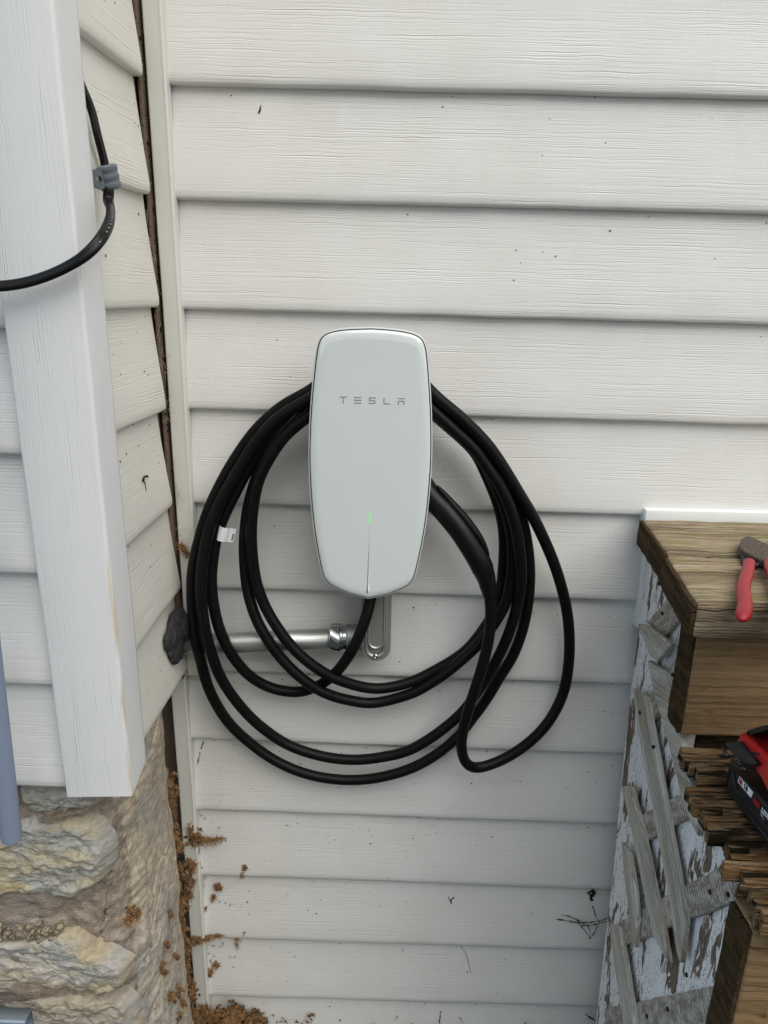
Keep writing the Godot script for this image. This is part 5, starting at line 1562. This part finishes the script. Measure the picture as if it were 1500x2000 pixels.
	for k in 90:
		var t := lr.randf() * lr.randf()
		var y := lr.randf()
		var p: Vector3 = Vector3(-0.2731, 0.469, 0.008).lerp(Vector3(-0.2742, 0.0719, 0.008), y) + Vector3(0.09 * t, 0, 0)
		litter.append([p, Vector3(lr.randf_range(0.0005, 0.0016), lr.randf_range(0.0006, 0.0028), 0.0008), lr.randf_range(-0.7, 0.7)])
	clump("splash_crumbs", "fine brown specks splashed over the lower boards beside the trim", "", litter, 40, 0.004, 44)
	litter = []
	var f0: Vector3 = Vector3(-0.2775, 0.0254, 0.012)
	var f1: Vector3 = Vector3(0.4381, 0.0498, 0.012)
	for k in 46:
		var t := lr.randf() * lr.randf()
		var p := f0.lerp(f1, t) + Vector3(0, lr.randf_range(-0.012, 0.022) * (1.0 - t), lr.randf_range(-0.004, 0.012))
		litter.append([p, Vector3(lr.randf_range(0.001, 0.006), lr.randf_range(0.001, 0.004), 0.0015), lr.randf_range(-0.7, 0.7)])
	clump("foot_litter", "scattered dark brown bits along the foot of the siding", "", litter, 60, 0.008, 42)
	# specks of dirt all over the boards
	var rng := RandomNumberGenerator.new()
	rng.seed = 33
	var st := begin()
	var grime := begin()
	var laps := [0.4862, 0.360, 0.2286, 0.0995, -0.0325, -0.161, -0.297, -0.418, -0.55, -0.681, -0.813, -0.944]
	for k in 560:
		var x := rng.randf_range(-0.235, 0.75)
		var lap: float = laps[rng.randi() % laps.size()]
		var d := rng.randf()
		d = d * d * 0.12 if rng.randf() < 0.8 else d * 0.12
		if lap > -0.05 and rng.randf() < 0.5:
			lap = laps[rng.randi_range(7, 11)]
		if lap < -0.45 and rng.randf() < 0.6:
			x = rng.randf_range(-0.235, 0.1)
		var y := BASE + lap - 0.003 - d
		var z := lerpf(0.0025, 0.0128, clampf((d + 0.003) / 0.12, 0.0, 1.0)) + 0.0002
		var r := rng.randf_range(0.0002, 0.0008) * (1.7 if rng.randf() < 0.08 else 1.0)
		lump(st, Vector3(x, y, z), Vector3(r * rng.randf_range(0.6, 1.6), r * rng.randf_range(0.6, 1.8), r * 0.5), 900.0, 0.6, 4, Basis(Vector3.BACK, rng.randf() * 3.0))
	for k in 420:
		# grime on the lower boards, thickest at the two ends and under the laps
		var x := rng.randf_range(-0.235, 0.42)
		x = lerpf(x, -0.235 if rng.randf() < 0.6 else 0.41, rng.randf() * rng.randf())
		var lap: float = laps[rng.randi_range(6, 11)]
		var d := pow(rng.randf(), 2.5) * 0.11
		var r := rng.randf_range(0.0002, 0.0007)
		lump(grime, Vector3(x, BASE + lap - 0.003 - d, lerpf(0.0025, 0.0128, clampf((d + 0.003) / 0.12, 0.0, 1.0)) + 0.0002), Vector3(r * rng.randf_range(0.6, 3.0), r * rng.randf_range(0.6, 2.4), r * 0.4), 900.0, 0.6, 4, Basis(Vector3.BACK, rng.randf() * 3.0))
	for k in 90:
		# on the side wall and in the corner gap
		var z := rng.randf_range(0.03, 0.22)
		var y := BASE + rng.randf_range(-0.27, 0.55)
		var r := rng.randf_range(0.0004, 0.0011)
		lump(st, Vector3(-0.2655, y, z), Vector3(r * 0.5, r * rng.randf_range(0.6, 1.6), r), 900.0, 0.6, 4)
		y = BASE + rng.randf_range(-0.27, 0.6)
		lump(st, Vector3(-0.2655, y, rng.randf_range(0.006, 0.03)), Vector3(r, r * 1.5, r) * 1.3, 900.0, 0.6, 4)
	var gm := obj("grime", done(grime), mats.grime)
	tag(gm, "brownish grime flecks on the lower vinyl boards below the conduit", "grime")
	gm.set_meta("kind", "stuff")
	var sp := obj("dirt_specks", done(st), mats.speck)
	tag(sp, "tiny dark dirt specks sprinkled over the vinyl boards", "dirt")
	sp.set_meta("kind", "stuff")
	# small dark stains and insects
	squiggle("dirt_squiggle", "dark hooked mark on the side wall beside the channel trim", [[Vector3(-0.2655, 1.0597, 0.1326), Vector3(-0.2655, 1.0643, 0.128), Vector3(-0.2655, 1.0625, 0.1156)], [Vector3(-0.2655, 1.0631, 0.1283), Vector3(-0.266, 1.0528, 0.1237), Vector3(-0.266, 1.0444, 0.1238)]], 0.0011, 1)
	squiggle("dirt_squiggle", "thin dry grass blade stuck high on the siding left of centre", [[Vector3(-0.1318, 1.4981, 0.006), Vector3(-0.1351, 1.4892, 0.006)]], 0.0009, 2)
	squiggle("dirt_squiggle", "black trail of dots under the lowest cable loop", [[Vector3(-0.2495, 0.6058, 0.006), Vector3(-0.2551, 0.5924, 0.006)], [Vector3(-0.2562, 0.5867, 0.006), Vector3(-0.2601, 0.5702, 0.007)], [Vector3(-0.259, 0.576, 0.007), Vector3(-0.2613, 0.5645, 0.007)]], 0.0007, 3)
	squiggle("dead_insect", "black dead insect on the siding above the cobweb", [[Vector3(0.3811, 0.3335, 0.006), Vector3(0.391, 0.3371, 0.006), Vector3(0.3905, 0.3253, 0.006)], [Vector3(0.3856, 0.3315, 0.006), Vector3(0.3889, 0.3166, 0.006)]], 0.0022, 4)
	squiggle("dead_insect", "small winged insect on the siding below the cable", [[Vector3(0.1491, 0.3152, 0.006), Vector3(0.1529, 0.3067, 0.006), Vector3(0.1577, 0.3156, 0.006)], [Vector3(0.1519, 0.3099, 0.006), Vector3(0.154, 0.3024, 0.006)]], 0.0010, 5)
	squiggle("dirt_squiggle", "black crooked twig at the foot of the siding near the lattice", [[Vector3(0.4039, 0.0699, 0.01), Vector3(0.4112, 0.0643, 0.012), Vector3(0.421, 0.0575, 0.012)]], 0.0016, 6)
	squiggle("dirt_squiggle", "thin straight twig at the foot of the siding", [[Vector3(0.1472, 0.06, 0.008), Vector3(0.1452, 0.037, 0.012)]], 0.0009, 7)
	squiggle("dirt_squiggle", "fine dark hair on the lowest boards", [[Vector3(0.1752, 0.2098, 0.006), Vector3(0.1859, 0.1908, 0.007), Vector3(0.1926, 0.1645, 0.008), Vector3(0.1959, 0.153, 0.008)]], 0.0005, 8)
	# cobweb with dark crumbs beside the lattice
	squiggle("cobweb", "black tattered cobweb with crumbs beside the lattice's foot", [[Vector3(0.3319, 0.2781, 0.008), Vector3(0.3528, 0.2778, 0.011), Vector3(0.3736, 0.2786, 0.014), Vector3(0.3968, 0.2882, 0.02), Vector3(0.4139, 0.3051, 0.028), Vector3(0.4242, 0.3172, 0.034)], [Vector3(0.3408, 0.2873, 0.007), Vector3(0.3593, 0.2847, 0.01), Vector3(0.3785, 0.2755, 0.013)], [Vector3(0.3681, 0.2784, 0.012), Vector3(0.3804, 0.2613, 0.011), Vector3(0.3908, 0.2451, 0.011), Vector3(0.3975, 0.2286, 0.012), Vector3(0.4006, 0.2231, 0.012)], [Vector3(0.3785, 0.2755, 0.013), Vector3(0.3883, 0.2661, 0.012), Vector3(0.3918, 0.2518, 0.011), Vector3(0.3936, 0.2239, 0.012)], [Vector3(0.4021, 0.283, 0.018), Vector3(0.3999, 0.2654, 0.014), Vector3(0.3968, 0.2509, 0.012), Vector3(0.3926, 0.2418, 0.012)], [Vector3(0.3917, 0.3058, 0.006), Vector3(0.3963, 0.2928, 0.01), Vector3(0.4006, 0.2863, 0.016)], [Vector3(0.375, 0.2699, 0.012), Vector3(0.3951, 0.2762, 0.015), Vector3(0.4128, 0.2921, 0.022)]], 0.0009, 9)
	# the weathered web of dust in the corner gap
	st = begin()
	for k in 46:
		var t := rng.randf()
		var p: Vector3 = Vector3(-0.2694, 1.4223, 0.03).lerp(Vector3(-0.2578, 0.9453, 0.03), t) + Vector3(rng.randf_range(-0.004, 0.003), 0, rng.randf_range(-0.01, 0.012))
		var q := p + Vector3(rng.randf_range(-0.006, 0.009), rng.randf_range(-0.02, 0.012), rng.randf_range(-0.008, 0.008))
		tube(st, PackedVector3Array([p, p.lerp(q, 0.5) + Vector3(0, -0.003, 0.001), q]), func(_t: float) -> float: return 0.00024, 4)
	var cw := obj("corner_web", done(st), mats.web)
	tag(cw, "pale dusty web threads in the dark corner gap", "cobweb")
	cw.set_meta("kind", "stuff")

func squiggle(called: String, label: String, lines: Array, r: float, seed_no: int) -> void:
	var st := begin()
	var rng := RandomNumberGenerator.new()
	rng.seed = seed_no
	for line in lines:
		var p := spline(line, 0.003)
		for i in p.size():
			p[i] += Vector3(rng.randfn(), rng.randfn(), 0) * r * 0.4
		var s := rng.randf() * 50.0
		tube(st, p, func(t: float) -> float: return r * clampf(0.75 + 1.3 * nz.get_noise_2d(t * 9.0, s), 0.25, 1.8), 6)
	var o := obj(called, done(st), mats.speck)
	tag(o, label, "cobweb" if called == "cobweb" else ("insect" if called == "dead_insect" else "dirt"))

# ---------- the yard behind the camera ----------
func build_yard() -> void:
	# a car parked behind the viewer, which the glass mirrors
	var w := thing("parked_car", "dark grey parked car standing parallel to the wall behind the viewer", "car", Vector3(-0.3, 0, 4.2))
	var side := PackedVector2Array([Vector2(-2.3, 0.32), Vector2(-1.95, 0.24), Vector2(1.9, 0.24), Vector2(2.2, 0.34), Vector2(2.25, 0.62), Vector2(2.12, 0.80), Vector2(1.25, 0.95), Vector2(-1.9, 0.98), Vector2(-2.28, 0.88), Vector2(-2.34, 0.6)])
	var cabin := PackedVector2Array([Vector2(-1.95, 0.96), Vector2(1.1, 0.96), Vector2(0.42, 1.32), Vector2(0.0, 1.43), Vector2(-0.6, 1.45), Vector2(-1.2, 1.36)])
	var at := Transform3D(Basis(), Vector3(-0.3, 0, 4.2))
	var st := begin()
	slab(st, side, [Vector2(0.10, -0.90), Vector2(0.03, -0.88), Vector2(0.0, -0.80), Vector2(0.0, 0.80), Vector2(0.03, 0.88), Vector2(0.10, 0.90)], at)
	var paint := mat(Color(0.34, 0.36, 0.39), 0.25, 0.3)
	paint.clearcoat_enabled = true
	obj("body", done(st), paint, w)
	st = begin()
	slab(st, cabin, [Vector2(0.16, -0.72), Vector2(0.08, -0.78), Vector2(0.0, -0.60), Vector2(0.0, 0.60), Vector2(0.08, 0.78), Vector2(0.16, 0.72)], at)
	obj("cabin_glass", done(st), mat(Color(0.06, 0.07, 0.08), 0.05), w)
	st = begin()
	slab(st, PackedVector2Array([Vector2(0.40, 1.335), Vector2(0.0, 1.448), Vector2(-0.6, 1.468), Vector2(-1.2, 1.375), Vector2(-1.15, 1.345), Vector2(-0.6, 1.43), Vector2(0.0, 1.41), Vector2(0.36, 1.31)]), [Vector2(0.005, -0.66), Vector2(0, -0.64), Vector2(0, 0.64), Vector2(0.005, 0.66)], at)
	obj("roof", done(st), paint, w)
	for x in [-1.45, 1.4]:
		for z in [-0.82, 0.82]:
			st = begin()
			lathe(st, [Vector2(0.02, 0.10), Vector2(0.2, 0.09), Vector2(0.22, 0.105), Vector2(0.31, 0.105), Vector2(0.335, 0.08), Vector2(0.335, -0.08), Vector2(0.3, -0.1), Vector2(0.02, -0.1)], Transform3D(Basis(Vector3.RIGHT, PI / 2 if z > 0 else -PI / 2), Vector3(x - 0.3, 0.335, 4.2 + z)), 32)
			obj("wheel", done(st), mats.rubber, w)
	# trees that the glass mirrors
	var spots := [Vector3(-5.5, 0, 9.0), Vector3(-1.2, 0, 11.5), Vector3(3.2, 0, 12.0), Vector3(-9.5, 0, 4.5)]
	var looks := ["broad leafy tree far behind the viewer on the pipe's side", "tall leafy tree straight behind the viewer", "leafy tree far behind the viewer on the porch's side", "leafy tree beside the house on the pipe's side"]
	var leaf := mat(Color(0.27, 0.36, 0.16), 0.7)
	leaf.cull_mode = BaseMaterial3D.CULL_DISABLED
	var bark := mat(Color(0.33, 0.28, 0.23), 0.9)
	var rng := RandomNumberGenerator.new()
	rng.seed = 90
	for k in spots.size():
		var s: Vector3 = spots[k]
		var t := thing("leafy_tree", looks[k], "tree", s, "trees behind the viewer")
		var high := 8.0 + k % 3
		st = begin()
		tube(st, smoothed(spline([s, s + Vector3(0.1, high * 0.3, 0.1), s + Vector3(-0.1, high * 0.75, 0)], 0.3), 1), func(u: float) -> float: return lerpf(0.26, 0.06, u), 10)
		var tips: Array = []
		for b in 9:
			var a := TAU * b / 9.0 + k
			var from := s + Vector3(0, high * (0.25 + 0.05 * b), 0)
			var tip := from + Vector3(cos(a) * 2.3, high * 0.22, sin(a) * 2.3)
			tips.append(tip)
			tube(st, spline([from, from.lerp(tip, 0.5) + Vector3(0, 0.15, 0), tip], 0.4), func(u: float) -> float: return lerpf(0.09, 0.02, u), 6)
		obj("trunk", done(st), bark, t)
		st = begin()
		for n in 7000:
			var c: Vector3 = tips[rng.randi() % 9]
			var p := c + Vector3(rng.randfn() * 0.85, rng.randfn() * 0.6, rng.randfn() * 0.85)
			var b := Basis.from_euler(Vector3(rng.randf() * TAU, rng.randf() * TAU, rng.randf() * TAU))
			tri(st, p + b * Vector3(-0.07, 0, 0), p + b * Vector3(0.05, -0.06, 0), p + b * Vector3(0.07, 0.05, 0.02))
			tri(st, p + b * Vector3(-0.07, 0, 0), p + b * Vector3(0.07, 0.05, 0.02), p + b * Vector3(-0.01, 0.08, 0))
		obj("crown", done(st), leaf, t)
